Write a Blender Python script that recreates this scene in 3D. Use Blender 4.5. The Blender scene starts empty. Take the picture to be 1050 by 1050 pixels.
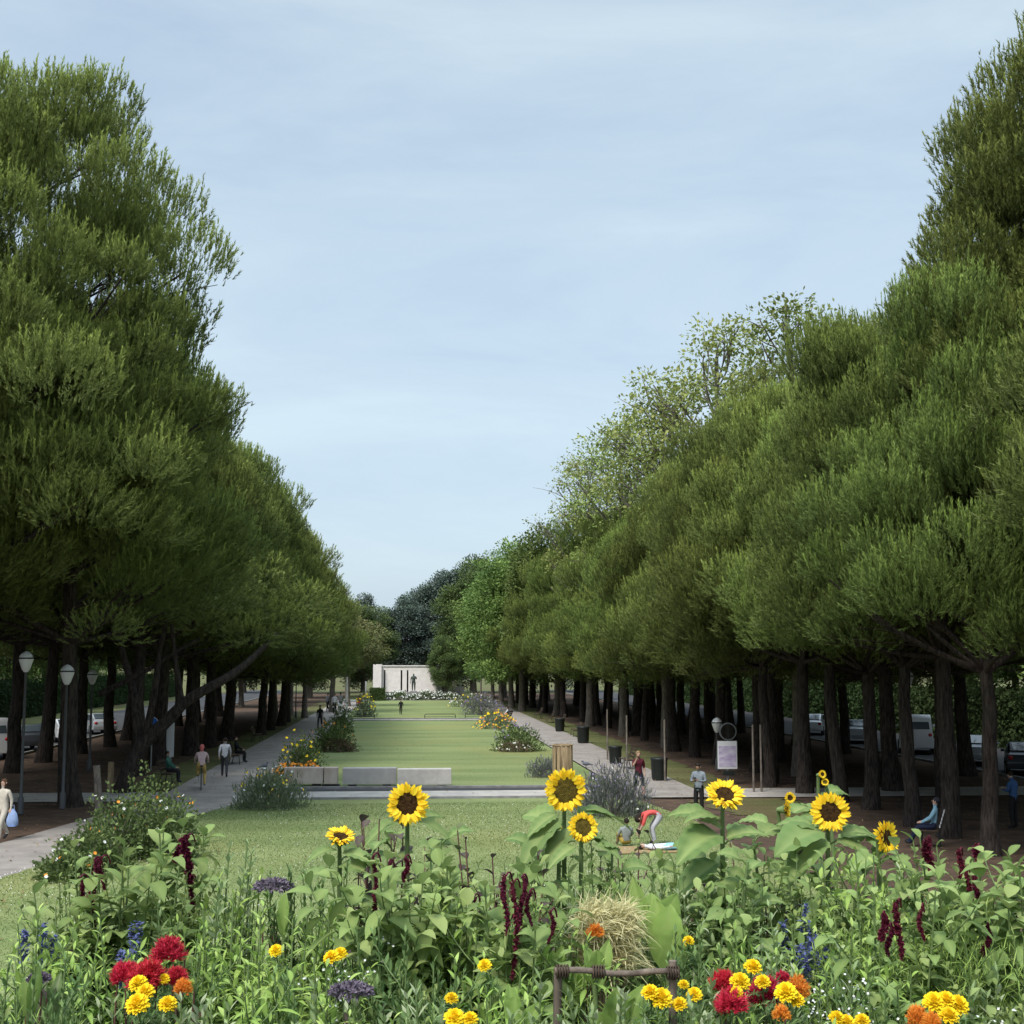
import bpy, bmesh, math, random
import numpy as np
from mathutils import Vector, Matrix, noise as mnoise
# ---------------------------------------------------------------- camera, sky, sun, exposure
F=1400.0; CAMZ=5.0; VPX,VPY=418.0,680.0
PITCH=math.atan((VPY-525)/F); YAW=math.atan((525-VPX)/F*math.cos(PITCH))
scene=bpy.context.scene
cam_d=bpy.data.cameras.new('camera'); cam=bpy.data.objects.new('camera',cam_d)
scene.collection.objects.link(cam); scene.camera=cam
cam_d.sensor_width=36; cam_d.lens=F/1050*36; cam_d.clip_end=3000; cam_d.clip_start=0.05
fw=Vector((math.sin(YAW)*math.cos(PITCH),math.cos(YAW)*math.cos(PITCH),math.sin(PITCH)))
cam.location=(0,0,CAMZ); cam.rotation_euler=fw.to_track_quat('-Z','Y').to_euler()
SUN_EL=math.radians(52); SUN_AZ=math.radians(215)     # azimuth clockwise from +Y: behind the camera, slightly left
w=bpy.data.worlds.new('World'); scene.world=w; w.use_nodes=True
nt=w.node_tree; nt.nodes.clear()
N=nt.nodes.new; L=nt.links.new
out=N('ShaderNodeOutputWorld'); bg=N('ShaderNodeBackground'); bg.inputs[1].default_value=0.12
sky=N('ShaderNodeTexSky'); sky.sky_type='NISHITA'; sky.sun_disc=False; sky.sun_elevation=SUN_EL; sky.sun_rotation=SUN_AZ
sky.air_density=1.0; sky.dust_density=1.5; sky.ozone_density=1.5
tc=N('ShaderNodeTexCoord'); mp=N('ShaderNodeMapping'); mp.inputs['Scale'].default_value=(1.5,1.5,6.0); mp.inputs['Rotation'].default_value=(0.03,0.05,0)
n1=N('ShaderNodeTexNoise'); n1.inputs['Scale'].default_value=1.5; n1.inputs['Detail'].default_value=9; n1.inputs['Roughness'].default_value=0.58; n1.inputs['Distortion'].default_value=0.4
cr=N('ShaderNodeValToRGB'); cr.color_ramp.elements[0].position=0.33; cr.color_ramp.elements[1].position=0.66
K=1/0.12
cr.color_ramp.elements[0].color=(0.190*K/10,0.239*K/10,0.292*K/10,1); cr.color_ramp.elements[1].color=(0.262*K/10,0.312*K/10,0.337*K/10,1)
sc=N('ShaderNodeVectorMath'); sc.operation='SCALE'; sc.inputs['Scale'].default_value=10
mx=N('ShaderNodeMix'); mx.data_type='RGBA'; mx.inputs[0].default_value=0.86
L(tc.outputs['Generated'],mp.inputs[0]); L(mp.outputs[0],n1.inputs['Vector']); L(n1.outputs[0],cr.inputs[0]); L(cr.outputs[0],sc.inputs[0])
L(sky.outputs[0],mx.inputs[6]); L(sc.outputs[0],mx.inputs[7]); 
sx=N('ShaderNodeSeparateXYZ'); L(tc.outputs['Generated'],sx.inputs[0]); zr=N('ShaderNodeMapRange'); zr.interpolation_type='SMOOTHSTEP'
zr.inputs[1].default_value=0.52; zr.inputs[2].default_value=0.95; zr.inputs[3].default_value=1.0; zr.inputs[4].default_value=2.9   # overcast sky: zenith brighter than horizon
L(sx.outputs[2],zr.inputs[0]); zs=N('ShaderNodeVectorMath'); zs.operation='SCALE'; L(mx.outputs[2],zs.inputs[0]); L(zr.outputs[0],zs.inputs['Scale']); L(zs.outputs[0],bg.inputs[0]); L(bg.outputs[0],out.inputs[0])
sd=bpy.data.lights.new('sun','SUN'); sd.energy=1.5; sd.angle=math.radians(18); sd.color=(1,0.96,0.9)
sun=bpy.data.objects.new('sun',sd); scene.collection.objects.link(sun)
sdir=Vector((math.sin(SUN_AZ)*math.cos(SUN_EL),math.cos(SUN_AZ)*math.cos(SUN_EL),math.sin(SUN_EL)))
sun.rotation_euler=sdir.to_track_quat('Z','Y').to_euler(); sun.location=(-20,-20,60)
scene.view_settings.view_transform='Standard'; scene.view_settings.look='None'
scene.view_settings.exposure=1.32; scene.view_settings.gamma=1
scene.cycles.max_bounces=6; scene.cycles.transparent_max_bounces=8
# ---------------------------------------------------------------- pixel -> place helpers (photo pixels, 1050 wide)
RT=Vector((math.cos(YAW),-math.sin(YAW),0)); UP=RT.cross(fw)
def ray(px,py): return fw+RT*((px-525)/F)+UP*((525-py)/F)
def gnd(px,py,z=0.0):
    d=ray(px,py); t=(z-CAMZ)/d.z; return Vector((d.x*t,d.y*t,z))
def atY(px,py,Y):
    d=ray(px,py); t=Y/d.y; return Vector((d.x*t,Y,CAMZ+d.z*t))
def smooth(a,b,x):
    t=min(1,max(0,(x-a)/(b-a))); return t*t*(3-2*t)
def G(x,y):   # ground height: planted bank by the camera, lawn level beyond
    return 3.1*(1-smooth(5.5,17.5,y))+0.15*(1-smooth(-2,5.5,y))
# ---------------------------------------------------------------- object helpers
C=scene.collection
def link(o): C.objects.link(o); return o
REG=[]
def tag(o,label,cat,group=None):
    o['label']=label; o['category']=cat
    if group: o['group']=group
    REG.append(o); return o
def thing(name,label,cat,loc=(0,0,0),rz=0,group=None,sc=1.0):
    o=bpy.data.objects.new(name,None); o.empty_display_size=0.2; link(o)
    o.location=loc; o.rotation_euler=(0,0,rz); o.scale=(sc,sc,sc) if not isinstance(sc,tuple) else sc
    return tag(o,label,cat,group)
def kids(o): return [c for c in o.children]
def copy_thing(root,loc,rz=0,sc=None,label=None,group=None,tilt=None):
    r=root.copy(); link(r); r.location=loc; r.rotation_euler=(tilt[0] if tilt else 0,tilt[1] if tilt else 0,rz)
    if sc is not None: r.scale=(sc,sc,sc) if not isinstance(sc,tuple) else sc
    if label: r['label']=label
    if group: r['group']=group
    REG.append(r)
    for ch in kids(root):
        c=ch.copy(); link(c); c.parent=r
        for g in kids(ch):
            d=g.copy(); link(d); d.parent=c
    return r
class MB:
    def __init__(s): s.v=[]; s.f=[]; s.m=[]; s.a=[]; s.n=0; s.sm=[]
    def add(s,v,f,rnd=0.5,tip=0.0,mat=0,smooth=False):
        v=np.asarray(v,dtype=np.float32).reshape(-1,3); f=np.asarray(f,dtype=np.int32)
        if len(v)==0 or len(f)==0: return
        a=np.empty((len(v),2),dtype=np.float32); a[:,0]=rnd; a[:,1]=tip
        s.v.append(v); s.a.append(a); s.f.append(f+s.n); s.m.append((len(f),mat)); s.sm.append((len(f),smooth)); s.n+=len(v)
    def mesh(s,name):
        me=bpy.data.meshes.new(name)
        if not s.v: return me
        v=np.concatenate(s.v); a=np.concatenate(s.a)
        me.vertices.add(len(v)); me.vertices.foreach_set('co',v.ravel())
        tot=np.concatenate([np.full(len(f),f.shape[1],dtype=np.int32) for f in s.f])
        li=np.concatenate([f.ravel() for f in s.f])
        st=np.concatenate([[0],np.cumsum(tot)[:-1]]).astype(np.int32)
        me.loops.add(len(li)); me.loops.foreach_set('vertex_index',li)
        me.polygons.add(len(tot)); me.polygons.foreach_set('loop_start',st)
        me.polygons.foreach_set('material_index',np.concatenate([np.full(n,m,dtype=np.int32) for n,m in s.m]))
        me.polygons.foreach_set('use_smooth',np.concatenate([np.full(n,m,dtype=bool) for n,m in s.sm]))
        at=me.attributes.new('rnd','FLOAT','POINT'); at.data.foreach_set('value',np.ascontiguousarray(a[:,0]))
        at=me.attributes.new('tip','FLOAT','POINT'); at.data.foreach_set('value',np.ascontiguousarray(a[:,1]))
        me.update(calc_edges=True); me.validate()
        return me
    def obj(s,name,mats,parent=None,kind=None):
        me=s.mesh(name)
        for m in (mats if isinstance(mats,(list,tuple)) else [mats]): me.materials.append(m)
        o=bpy.data.objects.new(name,me); link(o)
        if parent: o.parent=parent
        if kind: o['kind']=kind
        return o
def nz(a): return a/np.maximum(np.linalg.norm(a,axis=-1,keepdims=True),1e-9)
def tube(mb,pts,rad,sides=6,rnd=0.5,tip=0.0,mat=0,cap=True,smooth=True,noise=0,rng=None):
    P=np.asarray(pts,dtype=float); n=len(P); R=np.broadcast_to(np.asarray(rad,dtype=float),(n,)) 
    T=np.zeros_like(P); T[1:-1]=P[2:]-P[:-2]; T[0]=P[1]-P[0]; T[-1]=P[-1]-P[-2]; T=nz(T)
    ref=np.array([1,0,0.]) if abs(T[0][0])<0.8 else np.array([0,1.,0])
    U=np.zeros_like(P); u=np.cross(T[0],ref)
    for i in range(n):
        u=u-T[i]*np.dot(u,T[i]); u=u/max(1e-9,np.linalg.norm(u)); U[i]=u
    V=np.cross(T,U)
    a=np.arange(sides)*2*math.pi/sides
    rr=R[:,None]*np.ones(sides)[None,:]
    if noise and rng is not None: rr=rr*(1+noise*rng.uniform(-1,1,rr.shape))
    vv=P[:,None,:]+rr[:,:,None]*(np.cos(a)[None,:,None]*U[:,None,:]+np.sin(a)[None,:,None]*V[:,None,:])
    i=np.arange(n-1)[:,None]; j=np.arange(sides)[None,:]; j2=(j+1)%sides
    f=np.stack([i*sides+j,i*sides+j2,(i+1)*sides+j2,(i+1)*sides+j],-1).reshape(-1,4)
    mb.add(vv.reshape(-1,3),f,rnd,tip,mat,smooth)
    if cap and sides>=3:
        for k,q in ((0,P[0]),(n-1,P[-1])):
            ring=vv[k]; cv=np.vstack([ring,q[None]]); ff=[[x,(x+1)%sides,sides] for x in range(sides)]
            mb.add(cv,ff,rnd,tip,mat,False)
def box(mb,c,s,mat=0,rz=0,rnd=0.5,bev=0.0,top=1.0):
    x,y,z=[q/2 for q in s]
    v=[]
    if bev<=0:
        for dz in (-1,1):
            k=top if dz>0 else 1
            for dx,dy in ((-1,-1),(1,-1),(1,1),(-1,1)): v.append((dx*x*k,dy*y*k,dz*z))
        f=[[0,3,2,1],[4,5,6,7],[0,1,5,4],[1,2,6,5],[2,3,7,6],[3,0,4,7]]
        fs=[np.array(f)]
    else:
        bm=bmesh.new(); bmesh.ops.create_cube(bm,size=1)
        for q in bm.verts:
            k=top if q.co.z>0 else 1
            q.co=Vector((q.co.x*2*x*k,q.co.y*2*y*k,q.co.z*2*z))
        bmesh.ops.bevel(bm,geom=bm.edges[:]+bm.verts[:],offset=bev,segments=2,affect='EDGES',profile=0.6)
        bm.verts.ensure_lookup_table(); v=[tuple(q.co) for q in bm.verts]
        q4=[[a.index for a in f.verts] for f in bm.faces if len(f.verts)==4]; q3=[[a.index for a in f.verts] for f in bm.faces if len(f.verts)==3]
        fs=[np.array(q4)]+([np.array(q3)] if q3 else []); bm.free()
    v=np.array(v,dtype=float); ca,sa=math.cos(rz),math.sin(rz)
    v=np.stack([v[:,0]*ca-v[:,1]*sa+c[0],v[:,0]*sa+v[:,1]*ca+c[1],v[:,2]+c[2]],-1)
    base=mb.n
    mb.add(v,fs[0],rnd,0,mat)
    if len(fs)>1:
        mb.add(v,fs[1],rnd,0,mat)
def lathe(mb,prof,c=(0,0,0),sides=16,mat=0,rnd=0.5,smooth=True,cap=True):
    P=np.array([(c[0],c[1],c[2]+z) for r,z in prof]); R=np.array([max(r,1e-4) for r,z in prof])
    a=np.arange(sides)*2*math.pi/sides; n=len(P)
    vv=P[:,None,:]+R[:,None,None]*np.stack([np.cos(a),np.sin(a),0*a],-1)[None]
    i=np.arange(n-1)[:,None]; j=np.arange(sides)[None,:]; j2=(j+1)%sides
    f=np.stack([i*sides+j,i*sides+j2,(i+1)*sides+j2,(i+1)*sides+j],-1).reshape(-1,4)
    mb.add(vv.reshape(-1,3),f,rnd,0,mat,smooth)
    if cap:
        for k in (0,n-1):
            cv=np.vstack([vv[k],P[k][None]]); ff=[[x,(x+1)%sides,sides] for x in range(sides)]
            mb.add(cv,ff,rnd,0,mat,False)
def ball(mb,c,r,seg=10,mat=0,rnd=0.5,tip=0,lump=0,rng=None):
    r=np.broadcast_to(np.asarray(r,dtype=float),(3,))
    v=[];nr=seg//2+1
    th=np.linspace(0,math.pi,nr); ph=np.arange(seg)*2*math.pi/seg
    vv=np.stack([np.sin(th)[:,None]*np.cos(ph)[None],np.sin(th)[:,None]*np.sin(ph)[None],np.cos(th)[:,None]*np.ones(seg)[None]],-1)
    if lump and rng is not None: vv=vv*(1+lump*rng.uniform(-1,1,vv.shape[:2]+(1,)))
    vv=vv*r+np.asarray(c)
    i=np.arange(nr-1)[:,None]; j=np.arange(seg)[None,:]; j2=(j+1)%seg
    f=np.stack([i*seg+j,(i+1)*seg+j,(i+1)*seg+j2,i*seg+j2],-1).reshape(-1,4)
    mb.add(vv.reshape(-1,3),f,rnd,tip,mat,True)
def perp(D,rng):
    r=rng.normal(size=D.shape); u=nz(r-D*np.sum(r*D,-1,keepdims=True)); return u,np.cross(D,u)
def needles(mb,P,D,Ls,m,nl,wd,fwd=0.8,out=0.55,rng=None,rnd=None,tipv=None,mat=0,t0=0.0):
    n=len(P); u,v=perp(D,rng)
    t=rng.uniform(t0,1,(n,m,1)); a=rng.uniform(0,2*math.pi,(n,m,1))
    B=P[:,None]+D[:,None]*(Ls[:,None,None]*t)
    ND=nz(D[:,None]*fwd+(u[:,None]*np.cos(a)+v[:,None]*np.sin(a))*out+rng.normal(size=(n,m,3))*0.12)
    tip=B+ND*nl*rng.uniform(0.75,1.2,(n,m,1))
    s=nz(np.cross(ND,rng.normal(size=(n,m,3))))*wd/2
    vv=np.stack([B-s,B+s,tip],2).reshape(-1,3)
    f=np.arange(n*m*3).reshape(-1,3)
    r=np.repeat(rnd,m*3) if rnd is not None else 0.5
    if tipv is not None:
        tv=np.repeat((tipv[:,None,None]*np.clip(t*1.3-0.1,0,1)).reshape(-1),3)
    else: tv=0.0
    mb.add(vv,f,r,tv,mat)
PROF={'lance':[0.0,0.7,1.0,0.85,0.45,0.0],'heart':[0.25,1.0,0.95,0.72,0.38,0.0],'oval':[0.1,0.8,1.0,0.95,0.6,0.05],
      'strap':[0.6,0.95,1.0,0.9,0.55,0.0],'petal':[0.35,0.85,1.0,0.9,0.55,0.0],'blade':[1,0.9,0.8,0.6,0.35,0.0],'round':[0.4,0.95,1.05,1.0,0.7,0.15]}
def leaves(mb,P,D,Nn,Ls,Ws,prof='lance',droop=0.25,fold=0.25,rnd=None,tip=None,mat=0,wave=0.0,rng=None,smooth=True,fine=False):
    P=np.asarray(P,dtype=float).reshape(-1,3); n=len(P)
    if n==0: return
    D=nz(np.asarray(D,dtype=float).reshape(-1,3)); Nn=np.asarray(Nn,dtype=float)*np.ones((n,3)); Nn=nz(Nn-D*np.sum(Nn*D,-1,keepdims=True)); S=np.cross(D,Nn)
    Ls=np.broadcast_to(np.asarray(Ls,dtype=float),(n,)); Ws=np.broadcast_to(np.asarray(Ws,dtype=float),(n,)); droop=np.broadcast_to(np.asarray(droop,dtype=float),(n,))
    pr=np.array(PROF[prof]); K=len(pr); s=np.linspace(0,1,K)
    z=np.array([0,0,1.0])
    if fine:
        sf=np.linspace(0,1,12); pr=np.interp(sf,s,pr); s=sf; K=12
    cen=P[:,None]+D[:,None]*(Ls[:,None]*s[None])[...,None]-z*((droop*Ls)[:,None]*(s**2)[None])[...,None]
    hw=(Ws[:,None]*pr[None]/2)[...,None]
    cols=[-1,0,1] if not fine else [-1,-.55,-.08,.08,.55,1]; nc=len(cols); Vs=[]
    for c in cols:
        wv=0
        if wave and rng is not None: wv=Nn[:,None]*(Ws[:,None]*wave*abs(c)*rng.uniform(-1,1,(n,K)))[...,None]
        off=S[:,None]*hw*c+Nn[:,None]*hw*(fold*abs(c) if not fine else fold*math.sin(abs(c)*2.2))
        if fine:
            off=off+Nn[:,None]*(Ws[:,None]*.035*abs(c)*np.cos(s*34+abs(c)*3)[None])[...,None]+D[:,None]*(Ls[:,None]*.05*abs(c)*pr[None])[...,None]
            if abs(c)==1: off=off*(1+.07*np.cos(s*60)[None,:,None])
        Vs.append(cen+off+wv)
    vv=np.stack(Vs,2)
    i=(np.arange(n)*K*nc)[:,None,None]; k=(np.arange(K-1)*nc)[None,:,None]; c_=np.arange(nc-1)[None,None,:]
    b=i+k+c_
    f=np.stack([b,b+1,b+nc+1,b+nc],-1).reshape(-1,4)
    r=np.repeat(rnd,K*nc) if rnd is not None else 0.5
    if fine:
        tb=tip if isinstance(tip,np.ndarray) else np.full(n,tip or 0.0)
        cl=np.array([0.0,.0,.8,.8,.0,.0]); st=.22*(np.cos(s*34)>.75)
        tt=np.clip(tb[:,None,None]+cl[None,None,:]+st[None,:,None]*(np.array([1,1,0,0,1,1])[None,None,:]),0,1).reshape(-1)
    else:
        tb=tip if isinstance(tip,np.ndarray) else np.full(n,tip or 0.0)
        tt=np.clip(tb[:,None,None]*np.ones((1,K,1))+np.array([0,.45,0])[None,None,:],0,1).reshape(-1)
    mb.add(vv.reshape(-1,3),f,r,tt,mat,smooth)
# ---------------------------------------------------------------- materials
def mat(name,col,rough=0.7,metal=0.0,spec=0.3,noise=0.0,nscale=8,bump=0.0,col2=None,emit=None,coords='Object',detail=5,stretch=(1,1,1)):
    m=bpy.data.materials.new(name); m.use_nodes=True; t=m.node_tree; b=t.nodes['Principled BSDF']
    b.inputs['Roughness'].default_value=rough; b.inputs['Metallic'].default_value=metal; b.inputs['Specular IOR Level'].default_value=spec
    b.inputs['Base Color'].default_value=(*col,1)
    if noise or col2 or bump:
        c=t.nodes.new('ShaderNodeTexCoord'); mp=t.nodes.new('ShaderNodeMapping'); mp.inputs['Scale'].default_value=stretch
        n=t.nodes.new('ShaderNodeTexNoise'); n.inputs['Scale'].default_value=nscale; n.inputs['Detail'].default_value=detail; n.inputs['Roughness'].default_value=0.62
        t.links.new(c.outputs[coords],mp.inputs[0]); t.links.new(mp.outputs[0],n.inputs['Vector'])
        if col2 or noise:
            c2=col2 or tuple(x*(1-noise) for x in col)
            r=t.nodes.new('ShaderNodeValToRGB'); r.color_ramp.elements[0].position=0.35; r.color_ramp.elements[1].position=0.65
            r.color_ramp.elements[0].color=(*c2,1); r.color_ramp.elements[1].color=(*col,1)
            t.links.new(n.outputs[0],r.inputs[0]); t.links.new(r.outputs[0],b.inputs['Base Color'])
        if bump:
            bp=t.nodes.new('ShaderNodeBump'); bp.inputs['Strength'].default_value=bump; bp.inputs['Distance'].default_value=0.03
            t.links.new(n.outputs[0],bp.inputs['Height']); t.links.new(bp.outputs[0],b.inputs['Normal'])
    if emit:
        b.inputs['Emission Color'].default_value=(*emit[0],1); b.inputs['Emission Strength'].default_value=emit[1]
    return m
def leafmat(name,dark,light,young=None,trans=0.28,rough=0.62,spec=0.16,objvar=0.30):
    m=bpy.data.materials.new(name); m.use_nodes=True; t=m.node_tree; b=t.nodes['Principled BSDF']; o=t.nodes['Material Output']
    b.inputs['Roughness'].default_value=rough; b.inputs['Specular IOR Level'].default_value=spec
    a=t.nodes.new('ShaderNodeAttribute'); a.attribute_name='rnd'; a2=t.nodes.new('ShaderNodeAttribute'); a2.attribute_name='tip'
    mx=t.nodes.new('ShaderNodeMix'); mx.data_type='RGBA'; mx.inputs[6].default_value=(*dark,1); mx.inputs[7].default_value=(*light,1)
    t.links.new(a.outputs['Fac'],mx.inputs[0])
    my=t.nodes.new('ShaderNodeMix'); my.data_type='RGBA'; my.inputs[7].default_value=(*(young or light),1)
    t.links.new(a2.outputs['Fac'],my.inputs[0]); t.links.new(mx.outputs[2],my.inputs[6])
    oi=t.nodes.new('ShaderNodeObjectInfo'); mr=t.nodes.new('ShaderNodeMapRange'); mr.inputs[3].default_value=1-objvar; mr.inputs[4].default_value=1+objvar
    t.links.new(oi.outputs['Random'],mr.inputs[0])
    hv=t.nodes.new('ShaderNodeHueSaturation'); t.links.new(mr.outputs[0],hv.inputs['Value']); t.links.new(my.outputs[2],hv.inputs['Color'])
    mh=t.nodes.new('ShaderNodeMapRange'); mh.inputs[3].default_value=0.5-objvar*0.05; mh.inputs[4].default_value=0.5+objvar*0.05
    rs=t.nodes.new('ShaderNodeMath'); rs.operation='MULTIPLY'; rs.inputs[1].default_value=7.31; fr=t.nodes.new('ShaderNodeMath'); fr.operation='FRACT'
    t.links.new(oi.outputs['Random'],rs.inputs[0]); t.links.new(rs.outputs[0],fr.inputs[0]); t.links.new(fr.outputs[0],mh.inputs[0]); t.links.new(mh.outputs[0],hv.inputs['Hue'])
    t.links.new(hv.outputs[0],b.inputs['Base Color'])
    tr=t.nodes.new('ShaderNodeBsdfTranslucent'); t.links.new(hv.outputs[0],tr.inputs[0])
    ms=t.nodes.new('ShaderNodeMixShader'); ms.inputs[0].default_value=trans
    t.links.new(b.outputs[0],ms.inputs[1]); t.links.new(tr.outputs[0],ms.inputs[2]); t.links.new(ms.outputs[0],o.inputs[0])
    return m
M={}
M['needle']=leafmat('pine_needles',(0.062,0.082,0.026),(0.170,0.212,0.060),(0.360,0.440,0.105),trans=0.28,rough=0.6)
M['needle_l']=leafmat('pine_needles_light',(0.070,0.096,0.028),(0.185,0.238,0.064),(0.380,0.470,0.110),trans=0.28,rough=0.6)
M['needle_hazed']=leafmat('pine_needles_hazed',(0.058,0.080,0.066),(0.110,0.142,0.110),(0.14,0.18,0.13),trans=0.15)  # blue of distant haze painted into the needle colour, no haze volume
M['bark']=mat('pine_bark',(0.072,0.058,0.050),0.9,spec=0.1,col2=(0.018,0.015,0.014),nscale=5,bump=0.9,stretch=(2.5,2.5,0.5))
M['bark_g']=mat('grey_bark',(0.22,0.19,0.16),0.9,spec=0.1,col2=(0.09,0.08,0.07),nscale=6,bump=0.6,stretch=(2,2,0.6))
M['broad']=leafmat('broad_leaves',(0.070,0.115,0.032),(0.165,0.235,0.060),(0.27,0.36,0.10))
M['hedge']=leafmat('hedge_leaves',(0.020,0.036,0.014),(0.055,0.085,0.030),spec=.1)
M['broad_l']=leafmat('light_leaves',(0.13,0.170,0.042),(0.28,0.330,0.095),(0.42,0.43,0.15))
M['broad_d']=leafmat('dark_leaves',(0.048,0.076,0.028),(0.120,0.172,0.056),(0.19,0.26,0.08))
M['broad_o']=leafmat('olive_leaves',(0.09,0.10,0.035),(0.19,0.20,0.07),(0.24,0.2,0.1))
M['broad_r']=leafmat('brown_leaves',(0.10,0.075,0.045),(0.17,0.14,0.085),(0.22,0.14,0.10))
# ---------------------------------------------------------------- the setting: ground, lawn, paths, roads
def grassmat(name,c1,c2,c3,dots=False):
    m=bpy.data.materials.new(name); m.use_nodes=True; t=m.node_tree; b=t.nodes['Principled BSDF']; Nn=t.nodes.new; Lk=t.links.new
    b.inputs['Roughness'].default_value=0.9; b.inputs['Specular IOR Level'].default_value=0.1
    c=Nn('ShaderNodeTexCoord')
    def noi(sc,st,det=4,rough=0.6):
        mp=Nn('ShaderNodeMapping'); mp.inputs['Scale'].default_value=st; n=Nn('ShaderNodeTexNoise'); n.inputs['Scale'].default_value=sc; n.inputs['Detail'].default_value=det; n.inputs['Roughness'].default_value=rough
        Lk(c.outputs['Object'],mp.inputs[0]); Lk(mp.outputs[0],n.inputs['Vector']); return n
    a=noi(0.42,(0.18,1,1),6,0.55); d=noi(0.12,(1,0.6,1),3); e=noi(9,(1,1,1),4,0.7)
    r=Nn('ShaderNodeValToRGB'); r.color_ramp.elements[0].position=0.38; r.color_ramp.elements[1].position=0.60
    r.color_ramp.elements[0].color=(*c1,1); r.color_ramp.elements[1].color=(*c2,1); Lk(a.outputs[0],r.inputs[0])
    r2=Nn('ShaderNodeValToRGB'); r2.color_ramp.elements[0].position=0.48; r2.color_ramp.elements[1].position=0.72; Lk(d.outputs[0],r2.inputs[0])
    mx=Nn('ShaderNodeMix'); mx.data_type='RGBA'; Lk(r2.outputs[0],mx.inputs[0]); Lk(r.outputs[0],mx.inputs[6]); mx.inputs[7].default_value=(*c3,1)
    r3=Nn('ShaderNodeMapRange'); r3.inputs[1].default_value=0.3; r3.inputs[2].default_value=0.7; r3.inputs[3].default_value=0.72; r3.inputs[4].default_value=1.22; Lk(e.outputs[0],r3.inputs[0])
    hv=Nn('ShaderNodeHueSaturation'); Lk(mx.outputs[2],hv.inputs['Color']); Lk(r3.outputs[0],hv.inputs['Value']); Lk(hv.outputs[0],b.inputs['Base Color'])
    bp=Nn('ShaderNodeBump'); bp.inputs['Strength'].default_value=0.6; bp.inputs['Distance'].default_value=0.04; Lk(e.outputs[0],bp.inputs['Height']); Lk(bp.outputs[0],b.inputs['Normal'])
    return m
M['lawn']=grassmat('mown_grass',(0.150,0.190,0.072),(0.215,0.250,0.105),(0.220,0.225,0.085))
M['verge']=grassmat('dry_verge',(0.085,0.095,0.035),(0.13,0.135,0.055),(0.12,0.085,0.05))
M['dirt']=mat('needle_litter',(0.125,0.083,0.060),0.95,spec=0.05,col2=(0.062,0.045,0.034),nscale=1.3,bump=0.5,detail=8)
M['gravel']=mat('path_gravel',(0.33,0.295,0.265),0.95,spec=0.1,col2=(0.225,0.20,0.18),nscale=0.9,bump=0.35,detail=9)
M['gravel_l']=mat('pale_path',(0.46,0.42,0.37),0.95,spec=0.1,col2=(0.33,0.31,0.29),nscale=1.2,bump=0.3,detail=9)
M['asphalt']=mat('asphalt',(0.065,0.065,0.068),0.9,spec=0.2,col2=(0.045,0.045,0.047),nscale=3,detail=8)
M['kerb']=mat('kerb_stone',(0.30,0.29,0.28),0.9,noise=0.35,nscale=3)
M['soil']=mat('dark_soil',(0.055,0.042,0.030),0.97,spec=0.05,col2=(0.02,0.016,0.012),nscale=6,bump=0.8)
def ragged(poly,amp=.25,step=.8,seed=1):
    rg=random.Random(seed); out=[]
    for i in range(len(poly)):
        a,b=poly[i],poly[(i+1)%len(poly)]; d=math.hypot(b[0]-a[0],b[1]-a[1]); n=max(1,int(d/step)); nx,ny=-(b[1]-a[1])/d,(b[0]-a[0])/d
        for k in range(n):
            t=k/n; o=amp*(mnoise.noise(Vector((a[0]+t*(b[0]-a[0]),(a[1]+t*(b[1]-a[1]))*1.3,seed)))*1.6+rg.uniform(-.3,.3)); out.append((a[0]+t*(b[0]-a[0])+nx*o,a[1]+t*(b[1]-a[1])+ny*o))
    return out
def sheet(name,poly,z,m,kind='structure',thick=0.0):
    bm=bmesh.new(); vs=[bm.verts.new((p[0],p[1],z)) for p in poly]; f=bm.faces.new(vs)
    if f.normal.z<0: f.normal_flip()
    if thick:
        bm.normal_update(); r=bmesh.ops.extrude_face_region(bm,geom=[f])
        for q in r['geom']:
            if isinstance(q,bmesh.types.BMVert): q.co.z-=thick
    bmesh.ops.triangulate(bm,faces=bm.faces[:]); 
    me=bpy.data.meshes.new(name); bm.to_mesh(me); bm.free(); me.materials.append(m)
    o=bpy.data.objects.new(name,me); link(o); o['kind']=kind; return o
# ground to the horizon
sheet('ground',[(-1500,-60),(1500,-60),(1500,2500),(-1500,2500)],-0.10,M['verge'])
# needle litter strips under the pines, roads behind them
sheet('needle_litter_strip',[(-21,14),(-7.2,14),(-9.4,60),(-9.4,230),(-21,230)],-0.03,M['dirt'])
sheet('needle_litter_strip',[(9,14),(26.5,14),(26.5,230),(11.4,230),(11.4,51),(8.2,51.4)],-0.03,M['dirt'])
for s in (-1,1):
    x0,x1=(27,36) if s>0 else (-31,-21.5)
    sheet('road',[(x0,5),(x1,5),(x1,260),(x0,260)],-0.06,M['asphalt'])
    mb=MB(); xx=x0 if s>0 else x1
    box(mb,(xx-s*0.1,132,-0.03),(0.15,256,0.14)); mb.obj('kerb',M['kerb'],kind='structure')
# grass verge between path and trees (worn)
sheet('grass_verge',ragged([(-11.4,56),(-9.1,56),(-9.1,180),(-11.4,180)],.3),-0.012,M['verge'])
sheet('grass_verge',ragged([(11.3,55),(13.7,55),(13.7,180),(11.3,180)],.3,.8,2),-0.012,M['verge'])
sheet('grass_verge',ragged([(11.0,43),(13.2,42),(14.2,51),(10.6,51)],.7,.4,3),-0.012,M['verge'])
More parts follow.
